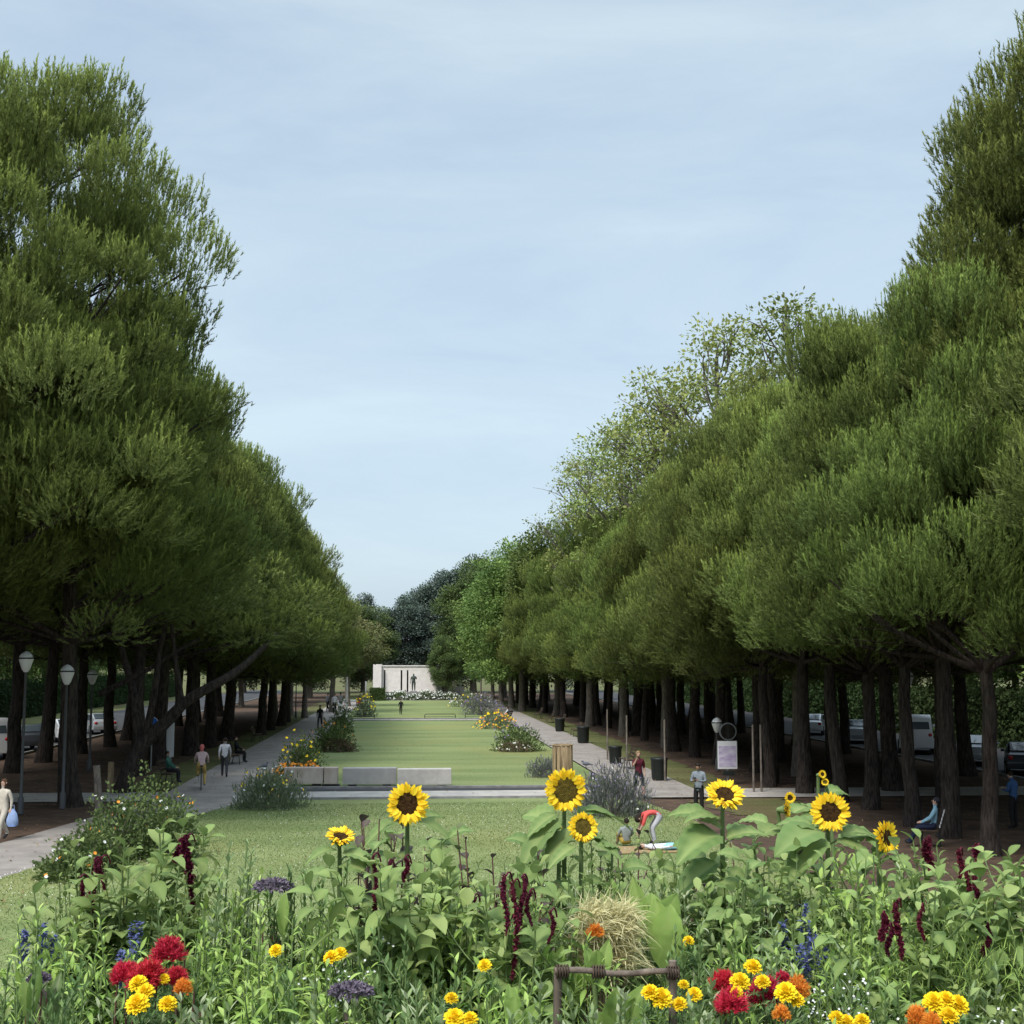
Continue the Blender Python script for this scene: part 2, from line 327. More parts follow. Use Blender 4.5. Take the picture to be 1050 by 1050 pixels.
# lawns
def gridsheet(name,x0f,x1f,ys,nx,zf,m):
    mb=MB(); v=[]
    for y in ys:
        a,b=x0f(y),x1f(y)
        for i in range(nx+1):
            x=a+(b-a)*i/nx; v.append((x,y,zf(x,y)))
    f=[[j*(nx+1)+i,j*(nx+1)+i+1,(j+1)*(nx+1)+i+1,(j+1)*(nx+1)+i] for j in range(len(ys)-1) for i in range(nx)]
    mb.add(v,f,smooth=True); return mb.obj(name,m,kind='structure')
def lx(y): # left edge of near lawn
    pts=[(-5,-12),(20,-9.3),(33,-9.55),(45,-7.4),(50,-6.1),(51.5,-5.9)]
    return np.interp(y,[p[0] for p in pts],[p[1] for p in pts])+.13*mnoise.noise(Vector((0,float(y)*1.7,pts[0][1])))
def rx(y):
    pts=[(-5,12),(20,9.8),(36,9.0),(44,9.2),(51.5,8.4)]
    return np.interp(y,[p[0] for p in pts],[p[1] for p in pts])+.13*mnoise.noise(Vector((0,float(y)*1.7,pts[0][1])))
ys=list(np.linspace(-3,20,40))+list(np.linspace(20.3,51.5,90))
gridsheet('lawn',lx,rx,ys,12,lambda x,y:G(x,y)+0.004,M['lawn'])
sheet('lawn',[(-5.7,56.2),(8.5,56.2),(8.5,121),(-5.8,121)],0.004,M['lawn'])
sheet('lawn',[(-5.8,124.5),(8.7,124.5),(8.7,186),(-5.8,186)],0.004,M['lawn'])
# planted bank in front of the camera
gridsheet('flower_bed_soil',lambda y:-6.2,lambda y:8.6,list(np.linspace(-2,13.5,30)),14,lambda x,y:G(x,y)+0.03,M['soil'])
# side banks so that the terrace has flanks
for a,b in ((-40,-12),(12,40)):
    gridsheet('bank',lambda y:a,lambda y:b,list(np.linspace(-30,20,30)),6,lambda x,y:G(x,y)*(1-smooth(12,22,abs(x)))-0.08 if y>-5 else 3.25*(1-smooth(12,22,abs(x)))-0.02,M['verge'])
gridsheet('bank',lambda y:-12,lambda y:12,list(np.linspace(-30,-2.5,8)),6,lambda x,y:3.24,M['gravel_l'])
# paths
sheet('path',[(-9.3,51.5),(-5.8,51.5),(-5.8,190),(-9.3,190)],0.0,M['gravel'])
sheet('path',[(-13.5,30),(-9.3,30),(-9.3,33),(-7.3,45),(-5.8,51.5),(-9.3,51.5),(-10.3,46),(-11.2,40.5),(-11.9,37),(-14,30)][1:],0.0,M['gravel'])
sheet('path',[(-16,18),(-9.2,18),(-9.3,30),(-14,30)],0.0,M['gravel'])
sheet('path',[(8.6,51.5),(11.5,51.5),(11.5,190),(8.6,190)],0.0,M['gravel'])
sheet('path',[(-5.8,51.5),(8.6,51.5),(8.6,54.8),(-5.8,54.8)],0.002,M['gravel_l'])
sheet('path',[(11.5,51.3),(30,51.3),(30,54.9),(11.5,54.9)],0.002,M['gravel_l'])
sheet('path',[(-22,51.5),(-9.3,51.5),(-9.3,55),(-22,55)],0.002,M['gravel_l'])
sheet('path',[(-5.8,121.3),(8.6,121.3),(8.6,124.2),(-5.8,124.2)],0.002,M['gravel_l'])
sheet('path',[(-9.3,190),(11.5,190),(11.5,186.2),(-9.3,186.2)],0.003,M['gravel_l'])
for (x0,x1,y) in ((-5.8,8.5,56.0),(-5.8,8.5,51.6),(-5.8,8.6,120.9),(-5.8,8.6,124.6)):
    mb=MB(); box(mb,((x0+x1)/2,y,0.02),(x1-x0,0.16,0.13)); mb.obj('kerb',M['kerb'],kind='structure')
mb=MB(); box(mb,(1.3,55.4,0.0),(14.2,0.9,0.02)); mb.obj('gutter',M['asphalt'],kind='structure')
# grass blades and clover on the near lawn
rng=np.random.default_rng(5)
M['blade']=leafmat('grass_blades',(0.10,0.15,0.045),(0.20,0.25,0.09),(0.28,0.29,0.14),trans=0.2,objvar=0)
def blades(n,y0,y1,h,wd,name):
    y=rng.uniform(0,1,n)**1.3*(y1-y0)+y0
    a=np.array([lx(q) for q in y]); b=np.array([rx(q) for q in y]); x=a+(b-a)*rng.uniform(0.002,0.998,n)
    pz=np.array([G(0,q) for q in y])
    P=np.stack([x,y,pz],-1); D=nz(np.stack([rng.normal(0,.5,n),rng.normal(0,.5,n),np.ones(n)],-1))
    hh=h*rng.uniform(.5,1.4,n)[:,None]; S=nz(np.stack([rng.normal(size=n),rng.normal(size=n)*0.3,np.zeros(n)],-1))*wd/2
    v=np.stack([P-S,P+S,P+D*hh],1).reshape(-1,3)
    patch=np.array([mnoise.noise(Vector((q[0]*.35,q[1]*.35,0))) for q in P])
    mb=MB(); mb.add(v,np.arange(n*3).reshape(-1,3),np.repeat(np.clip(0.5+patch*.9+rng.normal(0,.2,n),0,1),3),np.repeat((rng.random(n)<0.06)*1.0,3))
    o=mb.obj(name,M['blade'],kind='stuff'); tag(o,'short green grass blades covering the near lawn','grass')
blades(130000,15,50,0.045,0.02,'grass')
n=2300; mb=MB()
y=rng.uniform(22,50,n); x=np.array([lx(q)+ (rx(q)-lx(q))*rng.random()**2.4 for q in y])
keep=np.array([mnoise.noise(Vector((a*.3,b*.25,3.3)))>-0.02 for a,b in zip(x,y)]); x,y=x[keep],y[keep]; n=len(x)
P=np.stack([x,y,np.full(n,0.05)],-1); u=rng.uniform(.008,.016,n)
o8=[(1,0,0),(0,1,0),(-1,0,0),(0,-1,0),(0,0,1.0)]
v=(P[:,None]+u[:,None,None]*np.array(o8)[None]).reshape(-1,3); b=(np.arange(n)*5)[:,None]
f=np.concatenate([b+np.array([[0,1,4]]),b+np.array([[1,2,4]]),b+np.array([[2,3,4]]),b+np.array([[3,0,4]])])
mb.add(v,f); M['white_fl']=mat('white_petals',(0.72,0.72,0.66),0.8)
tag(mb.obj('clover_flowers',M['white_fl'],kind='stuff'),'tiny white clover flowers scattered over the near lawn','clover')

# fallen leaves and twigs on the litter and along the paths
M['fallen']=leafmat('fallen_leaves',(0.10,0.06,0.03),(0.30,0.20,0.10),(0.38,0.30,0.12),trans=.1,objvar=0)
n=5200; sd_=np.where(rng.random(n)<.5,-1,1); yy=rng.uniform(24,95,n); xx=np.where(sd_<0,-rng.uniform(7.0,19,n),rng.uniform(8.6,22,n)); k_=rng.random(n)<.14; xx=np.where(k_,rng.uniform(-7,9,n),xx)
mb=MB(); P=np.stack([xx,yy,np.full(n,.022)],-1); leaves(mb,P,np.stack([rng.normal(size=n),rng.normal(size=n),rng.uniform(0,.25,n)],-1),(0,0,1),rng.uniform(.05,.12,n),rng.uniform(.03,.06,n),'oval',.05,.3,rnd=rng.random(n))
tag(mb.obj('fallen_leaves',M['fallen'],kind='stuff'),'small dry fallen leaves strewn over paths, lawn and litter','fallen leaves')
# ---------------------------------------------------------------- trees
def bez(p0,p1,p2,n): 
    t=np.linspace(0,1,n)[:,None]; p0,p1,p2=map(np.asarray,(p0,p1,p2)); return (1-t)**2*p0+2*t*(1-t)*p1+t*t*p2
def dirs(n,rng,zmin=-1,zpow=1.0):
    z=zmin+(1-zmin)*rng.uniform(0,1,n)**zpow; a=rng.uniform(0,2*math.pi,n); r=np.sqrt(np.maximum(0,1-z*z)); return np.stack([r*np.cos(a),r*np.sin(a),z],-1)
def trunk_mesh(mb,rng,h,r0,top,lobes,n_limbs,fork=0.35,sides=10,twigs=True):
    top=np.asarray(top,float); mid=np.array([top[0]*0.2+rng.normal(0,.15),top[1]*0.2+rng.normal(0,.15),top[2]*0.5])+rng.normal(0,.12,3)*np.array([1,1,0])
    p=bez((0,0,-0.15),mid,top,14); t=np.linspace(0,1,14)
    r=r0*(1-0.72*t)+r0*0.35*np.exp(-t*30)
    p[1:-1,:2]+=rng.normal(0,0.035,(12,2))
    tube(mb,p,r,sides,noise=0.06,rng=rng)
    order=rng.permutation(len(lobes))[:n_limbs]
    for i in order:
        c=lobes[i]; hz=np.linalg.norm(c[:2]); zt=np.clip((c[2]-hz*rng.uniform(0.25,.7)),h*fork,top[2]*0.97); k=zt/top[2]
        j=min(12,max(4,int(k*13))); s=p[j]
        m=(s*0.45+c*0.55)+np.array([0,0,-0.06*np.linalg.norm(c-s)])+rng.normal(0,.25,3)
        q=bez(s,m,c,7); rr=r[j]*rng.uniform(.28,.5)
        tube(mb,q,np.linspace(rr,0.03,7),6,noise=.05,rng=rng)
        if twigs:
            for _ in range(3):
                a=q[rng.integers(3,6)]; b=c+rng.normal(0,.5,3); tube(mb,bez(a,(a+b)/2+rng.normal(0,.15,3),b,4),np.linspace(0.035,0.012,4),3,cap=False)
def pine_variant(seed,H=17,cz=10.2,rx_=5.6,rz_=6.6,nl=190,ns=185,m=16,lean=(0,0),r0=0.36,low=0.2,material='needle',lr=(.75,1.55),extra=(),flo=.5):
    rng=np.random.default_rng(seed)
    cen=np.array([lean[0],lean[1],cz])
    U=dirs(nl,rng,-0.85,0.9)
    k=np.array([0.86+0.24*mnoise.noise(Vector((float(u[0])*1.6+seed,float(u[1])*1.6,float(u[2])*1.6))) for u in U])*rng.uniform(.70,1.04,nl)
    inner=rng.random(nl)<0.2; k[inner]*=rng.uniform(.35,.8,inner.sum())
    Lc=cen+U*k[:,None]*np.array([rx_,rx_,rz_])
    # underside is flatter; some outer boughs hang lower
    sk=(U[:,2]<-.1)&(U[:,2]>-.75); Lc[sk,:2]=cen[:2]+(Lc[sk,:2]-cen[:2])*1.18
    lowm=U[:,2]<-0.55; Lc[lowm,2]+=rz_*rng.uniform(0,.5-low,lowm.sum()); Lc[:,2]=np.maximum(Lc[:,2],rng.uniform(2.7,4.6,len(Lc))+(.5 if flo>.5 else 0))
    rad=rng.uniform(*lr,nl)
    for e in extra: Lc=np.vstack([Lc,[e[:3]]]); rad=np.append(rad,e[3]); U=np.vstack([U,nz(np.array(e[:3])-cen)])
    mbN=MB(); mbT=MB()
    for i in range(len(Lc)):
        n=int(ns*(rad[i]/1.35)**2); d=dirs(n,rng,-0.3,0.9)
        ow=U[i]; hp=float(np.clip((Lc[i][2]-(cz-rz_))/(2*rz_),0,1))
        P=Lc[i]+d*rad[i]*np.array([1,1,.85])*rng.uniform(.3,1.0,(n,1))**.5*1.06
        D=nz(d*0.6+ow*0.3+np.array([0,0,0.3+1.5*hp])+rng.normal(0,.18,(n,3)))
        lob=rng.uniform(-.22,.22)
        rv=np.clip(0.5+lob+rng.normal(0,.22,n),0,1)
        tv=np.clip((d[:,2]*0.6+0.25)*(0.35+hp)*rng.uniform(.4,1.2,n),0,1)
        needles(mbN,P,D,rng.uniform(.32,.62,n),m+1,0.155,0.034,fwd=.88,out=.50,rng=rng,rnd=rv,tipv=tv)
        if hp>.3:
            n2=int(16*rad[i]**2); d2=dirs(n2,rng,.15); P2=Lc[i]+d2*rad[i]*np.array([1,1,.85])*rng.uniform(.85,1.05,(n2,1))
            D2=nz(np.array([0,0,1.])+ow*.18*np.array([1,1,0])+rng.normal(0,.10,(n2,3)))
            needles(mbN,P2,D2,rng.uniform(.5,.85,n2),42,0.115,0.032,fwd=1.0,out=.38,rng=rng,rnd=np.clip(rng.normal(.6,.15,n2),0,1),tipv=rng.uniform(.4,1,n2))
    top=cen+np.array([0,0,rz_*0.55])
    trunk_mesh(mbT,rng,H,r0,top,Lc,42)
    # shoot stems visible at the rim
    return mbN,mbT
def broad_variant(seed,cz=9,rx_=4.5,rz_=5.5,nl=80,nlf=260,leaf=0.2,r0=.28,lr=(.9,1.6),limbs=40,flat=0.5,zmin=-.7,solid=0.2):
    rng=np.random.default_rng(seed); cen=np.array([0,0,cz]); U=dirs(nl,rng,zmin,.9)
    k=np.array([0.86+0.3*mnoise.noise(Vector((float(u[0])*1.8+seed,float(u[1])*1.8,float(u[2])*1.8))) for u in U])*rng.uniform(.6,1.0,nl)
    Lc=cen+U*k[:,None]*np.array([rx_,rx_,rz_]); rad=rng.uniform(*lr,nl); mb=MB(); mt=MB()
    for i in range(nl):
        n=int(nlf*(rad[i]/1.25)**2); d=dirs(n,rng,-.8); P=Lc[i]+d*rad[i]*np.array([1,1,.7])*rng.uniform(.35,1.05,(n,1))
        D=nz(d+rng.normal(0,.5,(n,3))+np.array([0,0,-.2])); Nn=np.array([0,0,1.])+rng.normal(0,flat,(n,3))
        a=nz(Nn-D*np.sum(Nn*D,-1,keepdims=True)); S=np.cross(D,a); l=leaf*rng.uniform(.6,1.3,(n,1)); wd=l*.3
        v=np.stack([P,P+D*l*.5-S*wd,P+D*l,P+D*l*.5+S*wd],1).reshape(-1,3)
        mb.add(v,np.arange(n*4).reshape(-1,4),np.repeat(np.clip(.5+rng.uniform(-.25,.25)+rng.normal(0,.2,n),0,1),4),np.repeat(np.clip(d[:,2]*rng.uniform(0,1,n),0,1),4))
    trunk_mesh(mt,rng,cz+rz_,r0,cen+np.array([0,0,rz_*.6]),Lc,limbs,fork=.3)
    return mb,mt
ORD='nearest second third fourth fifth sixth seventh eighth ninth tenth eleventh twelfth thirteenth fourteenth fifteenth sixteenth seventeenth eighteenth nineteenth twentieth twenty-first twenty-second twenty-third twenty-fourth twenty-fifth twenty-sixth twenty-seventh twenty-eighth twenty-ninth thirtieth'.split()
def make_tree(name,label,cat,group,mbN,mbT,ml,mt):
    r=thing(name,label,cat,group=group); mbT.obj('trunk',mt,r); mbN.obj('crown',ml,r); return r
PV=[]
pines_spec=[dict(seed=11,cz=8.9,rx_=5.5,rz_=8.0,r0=.34),dict(seed=23,cz=8.7,rx_=5.2,rz_=8.0,nl=180,r0=.30),dict(seed=37,cz=9.1,rx_=5.8,rz_=7.8,nl=205,r0=.36),dict(seed=41,cz=9.7,rx_=5.5,rz_=7.4,r0=.35,flo=.52,low=.14,nl=190),dict(seed=43,cz=9.6,rx_=5.2,rz_=7.4,r0=.31,flo=.54,low=.14,nl=190)]
for i,sp in enumerate(pines_spec):
    a,b=pine_variant(**sp)
    PV.append(make_tree('pine_tree','','pine tree','pines along the avenue',a,b,M['needle'],M['bark']))
used=set()
def place_pine(v,x,y,rz,sc,label,group,matn=None,tilt=None):
    if y<(57 if x>0 else 75): v=3+v%2
    if v not in used:
        used.add(v); r=PV[v]; r.location=(x,y,0); r.rotation_euler=(tilt[0] if tilt else 0,tilt[1] if tilt else 0,rz); r.scale=sc; r['label']=label; r['group']=group; return r
    r=copy_thing(PV[v],(x,y,0),rz,sc,label,group,tilt)
    return r
rr=random.Random(4)
gR='pines in the row beside the right-hand path'; gR2='pines in the outer right-hand row'
gL='pines in the row beside the left-hand path'; gL2='pines in the outer left-hand row'
# right inner row
y=57.5;k=7
for k_,(a_,b_) in enumerate([(1016,876),(973,858),(936,846),(893,829),(862,821),(825,813),(790,806)]):
    g_=gnd(a_,b_); place_pine(3+k_%2,g_.x,g_.y,rr.uniform(0,6.28),(rr.uniform(.76,.88),)*2+(rr.uniform(.86,1.0),),f'{"dark green pine nearest the camera" if k_==0 else ORD[k_]+" pine from the camera"} in the lawn-side row on the right',gR,tilt=(0,rr.uniform(-.09,-.02)))
while y<178:
    s=rr.uniform(.93,1.06); far=smooth(105,150,y)
    x=15.7+rr.uniform(-.6,.6)-far*1.5; sx=s*rr.uniform(.82,.97)
    place_pine(k%3,x,y,rr.uniform(0,6.28),(sx,sx,s*(rr.uniform(.86,1.0)-.06*far)),f'{"dark green pine nearest the camera" if k==0 else ORD[k]+" pine from the camera"} in the lawn-side row on the right',gR,tilt=(0,rr.uniform(-.07,.0)))
    y+=rr.uniform(4.9,6.1);k+=1
y=42.0;k=0
while y<170:
    s=rr.uniform(.9,1.05)
    place_pine((k+1)%3,19.8+rr.uniform(-.9,.9),y,rr.uniform(0,6.28),(s,s,s*.98),f'{"pine nearest the camera" if k==0 else ORD[k]+" pine from the camera"} in the road-side row on the right',gR2,tilt=(0,rr.uniform(-.06,.03)))
    y+=rr.uniform(4.8,6.2);k+=1
y=46.0;k=0
while y<150:
    s=rr.uniform(.9,1.05)
    place_pine(k%3,24.6+rr.uniform(-.8,.8),y,rr.uniform(0,6.28),(s,s,s),f'{"pine nearest the camera" if k==0 else ORD[k]+" pine from the camera"} in the third row by the right road','pines in the third right-hand row')
    y+=rr.uniform(6.5,8.5);k+=1
# left inner row
ysl=[50,56.5,63.5,70,77,84,91.5,98,105,112,119]
for k,y in enumerate(ysl):
    s=rr.uniform(1.0,1.08); far=smooth(86,130,y)
    if k==1: continue
    place_pine((k+2)%3,(-12.1 if y<95 else -10.4)+rr.uniform(-.4,.4),y,rr.uniform(0,6.28),((s*1.16,)*2 if 66<y<94 else (s*.95,)*2)+(s*(rr.uniform(.97,1.06) if y<93 else .78),),f'{ORD[k]+" pine from the camera" if k else "pine behind the huge nearest pine"} in the lawn-side row on the left',gL,tilt=(0,rr.uniform(.0,.07)))
y=44.0;k=0
while y<135:
    s=rr.uniform(.95,1.08)
    place_pine((k+1)%3,-18.3+rr.uniform(-.6,.6),y,rr.uniform(0,6.28),(s,s,s*1.05),f'{"pine nearest the camera" if k==0 else ORD[k]+" pine from the camera"} in the road-side row on the left',gL2,tilt=(0,rr.uniform(-.03,.05)))
    y+=rr.uniform(6,7.4);k+=1
place_pine(3,19.3,28.5,1.0,(1.0,1.0,1.12),'pine just outside the right edge whose boughs reach into the picture',gR)
place_pine(4,19.2,21.5,2.0,(1.0,1.0,.95),'unseen pine added beyond the right edge to shade the ground',gR)  # out-of-view pine, added to cast shade on the right-hand ground
# the big near-left pine, lighter shoots at the top
a,b=pine_variant(51,H=23,cz=13.6,rx_=7.7,rz_=11.5,nl=330,ns=200,m=16,lean=(0.8,0),r0=.45,low=.1,flo=.72,lr=(.8,1.55),
   extra=[(7.4,0,12.3,1.1),(8.3,-.5,12.8,.75),(6.7,.6,15.3,1.0),(7.5,.4,15.8,.6),(6.6,0,10.6,1.1),(6.9,-.3,8.6,.8),(5.6,0,17.6,.9),(7.9,.5,11.6,.6)])
t=make_tree('pine_tree','tallest pine on the left, reaching out over the lawn with upright pale shoots','pine tree',gL,a,b,M['needle'],M['bark']); t.location=(-14.3,43,0)
# near-right big pine
a,b=pine_variant(77,H=21,cz=14.2,rx_=5.4,rz_=9.6,nl=270,ns=200,m=16,lean=(-.3,0),r0=.42,low=.2,lr=(.8,1.5),flo=.55,
   extra=[(-3.1,-2,20.6,.9),(-3.6,-2,19.2,.8),(-2.3,-2,21.8,.8),(-4.6,-1.5,17.6,.8),(-5.0,-1,15.5,1.2),(-5.6,-.5,14.0,1.2),(-4.4,-1,16.8,1.1),(-4.0,-1,18.8,1.0)])
t=make_tree('pine_tree','tallest pine at the right edge with upright shoots against the sky','pine tree',gR,a,b,M['needle_l'],M['bark']); t.location=(19.7,35.5,0)
# leaning forked pine beside the left path
mbT=MB(); rng=np.random.default_rng(9); Y=55.0
def q(px,py,dy=0): return np.array(atY(px,py,Y+dy))
b0=np.array([q(122,826)[0],Y,0.0])
def limb(pts,r,n=9):
    P=np.array(pts); t=np.linspace(0,len(P)-1,n*2); PP=np.stack([np.interp(t,range(len(P)),P[:,c]) for c in range(3)],-1)
    for _ in range(2): PP[1:-1]=(PP[:-2]+2*PP[1:-1]+PP[2:])/4
    tube(mbT,PP-b0,np.linspace(r[0],r[1],len(PP)),9,noise=.07,rng=rng)
limb([b0+(0,0,-.2),q(130,795),q(143,762),q(157,752),q(178,735),q(187,718),q(215,705),q(243,690),q(262,672,1),q(285,650,2)],(.36,.10))
limb([q(143,765),q(140,735),q(136,705,.5),q(128,680,1),q(120,640,1)],(.22,.1))
limb([q(148,760),q(155,730),q(160,700,-.5),q(163,670),q(170,640)],(.17,.08))
limb([q(186,722),q(183,700),q(180,680),q(176,640)],(.16,.07))
limb([q(102,712),q(130,698),q(155,685),q(180,668),q(205,655)],(.12,.06))
mbN=MB()
for (px,py,dy,r) in [(285,640,2,1.3),(262,655,1,1.2),(300,620,3,1.4),(240,625,1,1.5),(210,640,1,1.3),(180,620,0,1.5),(150,630,1,1.4),(120,620,1,1.5),(265,600,3,1.6),(320,655,4,1.0),(225,590,2,1.5),(170,590,1,1.5)]:
    c=q(px,py,dy)-b0; n=170; d=dirs(n,rng,-.6,.9); P=c+d*r*rng.uniform(.4,1.05,(n,1))*np.array([1,1,.7])
    needles(mbN,P,nz(d+np.array([.2,-.1,.5])),rng.uniform(.22,.45,n),16,.17,.036,rng=rng,rnd=np.clip(.5+rng.normal(0,.2,n),0,1),tipv=np.clip(d[:,2]*.7,0,1))
r=thing('pine_tree','forked pine leaning over the left path with bare curved limbs','pine tree',tuple(b0),group=gL); mbT.obj('trunk',M['bark'],r); mbN.obj('crown',M['needle'],r)
# broadleaf trees
bgrp='light-leaved trees rising over the right-hand pines'
a,b=broad_variant(101,cz=14.0,rx_=4.2,rz_=6.5,nl=95,nlf=120,leaf=.21,lr=(.7,1.3),limbs=55,zmin=-.8)
A1=make_tree('broadleaf_tree','tallest airy light-leaved tree above the right-hand pines','tree',bgrp,a,b,M['broad_l'],M['bark_g'])
A1.location=(17.6,61,0); A1.scale=(1.22,1.22,1.11)
for (x,y,s,rz,l) in [(16.2,70,1.18,1,'second airy light-leaved tree rising behind the right-hand pines'),(15.6,82,1.15,2.2,'third airy light-leaved tree, with bare twigs, above the right pines'),(15.0,95,1.13,3.5,'fourth airy tree, with sparse twiggy top, above the right pines'),(14.6,110,1.13,4.4,'farthest airy tree sticking out at the step in the right tree line')]:
    copy_thing(A1,(x,y,0),rz,s,l)
a,b=broad_variant(121,cz=8.3,rx_=5.0,rz_=7.0,zmin=-.9,nl=120,nlf=300,leaf=.26,lr=(1.0,1.7))
B1=make_tree('broadleaf_tree','dense green broadleaf tree farthest along the right row','tree','broadleaf trees at the far end',a,b,M['broad'],M['bark_g'])
B1.location=(11.2,181,0); B1.scale=(.95,.95,.95)
fars=[(11.4,168,1.12,'B','dense green broadleaf tree in the far right row beside the path'),(11.8,156,1.2,'B','round light green tree in the middle of the far right row'),(12.0,144,1.22,'B','broad green tree where the far right row turns from pine'),
(14.5,133,1.25,'B','green broadleaf tree just beyond the right-hand pines')]
for i,(x,y,s,kk,l) in enumerate(fars): copy_thing(B1,(x,y,0),i*1.3,s,l)
a,b=broad_variant(131,cz=9.2,rx_=5.6,rz_=8.6,nl=130,nlf=260,leaf=.3,lr=(1.1,1.9),zmin=-.95)
D1=make_tree('broadleaf_tree','tall dark tree to the right of the memorial building','tree','dark trees round the memorial building',a,b,M['broad_d'],M['bark_g'])
D1.location=(9.6,196,0); D1.scale=(1.05,1.05,1.12)
for (x,y,sx,sz,l) in [(5.2,190,.42,.50,'small dark tree in front of the right half of the memorial building'),(14.5,205,1.15,1.25,'dark tree farther right behind the memorial building'),(-6.5,214,1.0,.78,'dark tree behind the left end of the memorial building'),(-14,200,1.2,.95,'dark tree left of the memorial building'),(-15,178,1.1,.85,'dark tree beyond the olive-leaved trees on the left'),(-19,160,1.1,.9,'dark tree at the end of the left road-side row'),(19,186,1.1,1.0,'dark tree at the end of the right road-side row')]:
    copy_thing(D1,(x,y,0),x,(sx,sx,sz),l)
a,b=broad_variant(141,cz=9.5,rx_=6,rz_=9.5,nl=120,nlf=300,leaf=.34,lr=(1.2,2.2),flat=.3,zmin=-.97)
E1=make_tree('pine_tree','haze-tinted far pine in the gap behind the memorial building','pine tree','haze-tinted pines closing the far end of the avenue',a,b,M['needle_hazed'],M['bark_g'])
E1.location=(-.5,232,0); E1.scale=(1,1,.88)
for (x,y,s,l) in [(5.5,240,1.12,'tallest haze-tinted pine right of the far gap'),(11,236,1.25,'haze-tinted pine behind the dark tree right of the building'),(-8,245,.92,'haze-tinted pine left of the far gap'),(-17,235,1.0,'haze-tinted pine farther left behind the row'),(20,240,1.3,'haze-tinted pine farther right behind the row'),(-28,240,1.1,'haze-tinted pine closing the left road far away'),(31,245,1.2,'haze-tinted pine closing the right road far away')]:
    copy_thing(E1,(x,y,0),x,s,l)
a,b=broad_variant(151,cz=7.5,rx_=4.0,rz_=5.0,nl=70,nlf=170,leaf=.26,lr=(.8,1.4),limbs=60)
F1=make_tree('broadleaf_tree','olive-leaved tree at the end of the left row beside the path','tree','olive and brown trees ending the left row',a,b,M['broad_o'],M['bark_g'])
F1.location=(-9.4,128,0); F1.scale=(1.0,1.0,.95)
for (x,y,s,l) in [(-7.6,143,.98,'olive-leaved tree behind the nearest olive one on the left'),(-6.9,162,.95,'farthest olive-leaved tree on the left')]: copy_thing(F1,(x,y,0),x,(s*1.25,s*1.25,s),l)
a,b=broad_variant(161,cz=12.2,rx_=4.6,rz_=5.2,nl=70,nlf=55,leaf=.32,lr=(.6,1.2),limbs=90)
G1=make_tree('broadleaf_tree','brownish half-bare tree with twigs above the left row','tree','olive and brown trees ending the left row',a,b,M['broad_r'],M['bark_g'])
G1.location=(-11.5,121,0); G1.scale=(1,1,1.0)
copy_thing(G1,(-11.2,134,0),2,(.95,.95,.98),'second brownish half-bare tree beyond the left pines')
# tree and hedge backdrop beyond the side roads
H1m=MB(); rng=np.random.default_rng(88)
n=9000; Pn=np.stack([rng.uniform(-.9,.9,n),rng.uniform(-10,10,n),rng.uniform(0,2.6,n)],-1); ed=rng.random(n); 
Pn[:,0]=np.where(ed<.4,-.9,np.where(ed<.8,.9,Pn[:,0]))+rng.normal(0,.12,n); Pn[:,2]=np.where(ed>.8,2.6,Pn[:,2])+rng.normal(0,.1,n)
leaves(H1m,Pn,rng.normal(size=(n,3)),rng.normal(size=(n,3)),.2,.13,'oval',0,.1,rnd=rng.random(n))
box(H1m,(0,0,1.25),(1.5,19.9,2.5),mat=0,rnd=0.1)
H1=thing('hedge','nearest clipped green hedge along the far side of the left road','hedge',(-35,50,-.06),0,'clipped hedges beyond the roads'); H1m.obj('foliage',M['hedge'],H1)
for s_ in (-1,1):
    for k in range(18):
        y=36+k*9.5+rr.uniform(-2,2); x=s_*(40.5+rr.uniform(-2,3)); v=rr.choice([B1,B1,D1])
        copy_thing(v,(x,y,0),rr.uniform(0,6),rr.uniform(1.05,1.3),f'street tree beyond the {"left" if s_<0 else "right"} road, {ORD[k] if k else "nearest"} from the camera','street trees beyond the side roads')
        if k<9 and not(s_<0 and k==0): copy_thing(H1,(s_*36.5,50+k*20,-.06),0,(1,1,1.25),f'{ORD[k] if k else "nearest"} clipped hedge on the far side of the {"left" if s_<0 else "right"} road')
H1.location.x=-36.5
# ---------------------------------------------------------------- building, statue, walls, furniture
M['stone']=mat('pale_stone',(0.74,0.70,0.66),0.85,spec=0.15,col2=(0.64,0.595,0.56),nscale=2.5,bump=0.15,detail=8)
M['stone_g']=mat('grey_stone',(0.30,0.29,0.29),0.9,spec=0.1,col2=(0.20,0.195,0.195),nscale=3,bump=0.3,detail=8)
M['slot']=mat('dark_opening',(0.03,0.025,0.03),0.6)
M['bronze']=mat('bronze',(0.075,0.095,0.085),0.5,0.5,col2=(0.05,0.06,0.055),nscale=6)
M['conc']=mat('weathered_concrete',(0.60,0.56,0.50),0.95,spec=0.1,col2=(0.48,0.44,0.40),nscale=2.2,bump=0.3,detail=9)
M['conc_g']=mat('grey_concrete',(0.42,0.40,0.38),0.95,spec=0.1,col2=(0.35,0.33,0.32),nscale=2.6,bump=0.3,detail=9)
M['conc_s']=mat('stained_concrete',(0.55,0.48,0.43),0.95,spec=0.1,col2=(0.40,0.31,0.26),nscale=1.3,bump=0.3,detail=9,stretch=(1.5,1.5,.8))
M['dmetal']=mat('dark_metal',(0.035,0.04,0.038),0.5,0.6)
M['gmetal']=mat('grey_metal',(0.30,0.31,0.32),0.45,0.7)
M['wmetal']=mat('white_metal',(0.62,0.62,0.60),0.5,0.1,noise=.15,nscale=5)
M['wood']=mat('weathered_wood',(0.21,0.165,0.13),0.85,spec=0.1,col2=(0.07,0.055,0.045),nscale=4,bump=0.5,stretch=(4,4,.6))
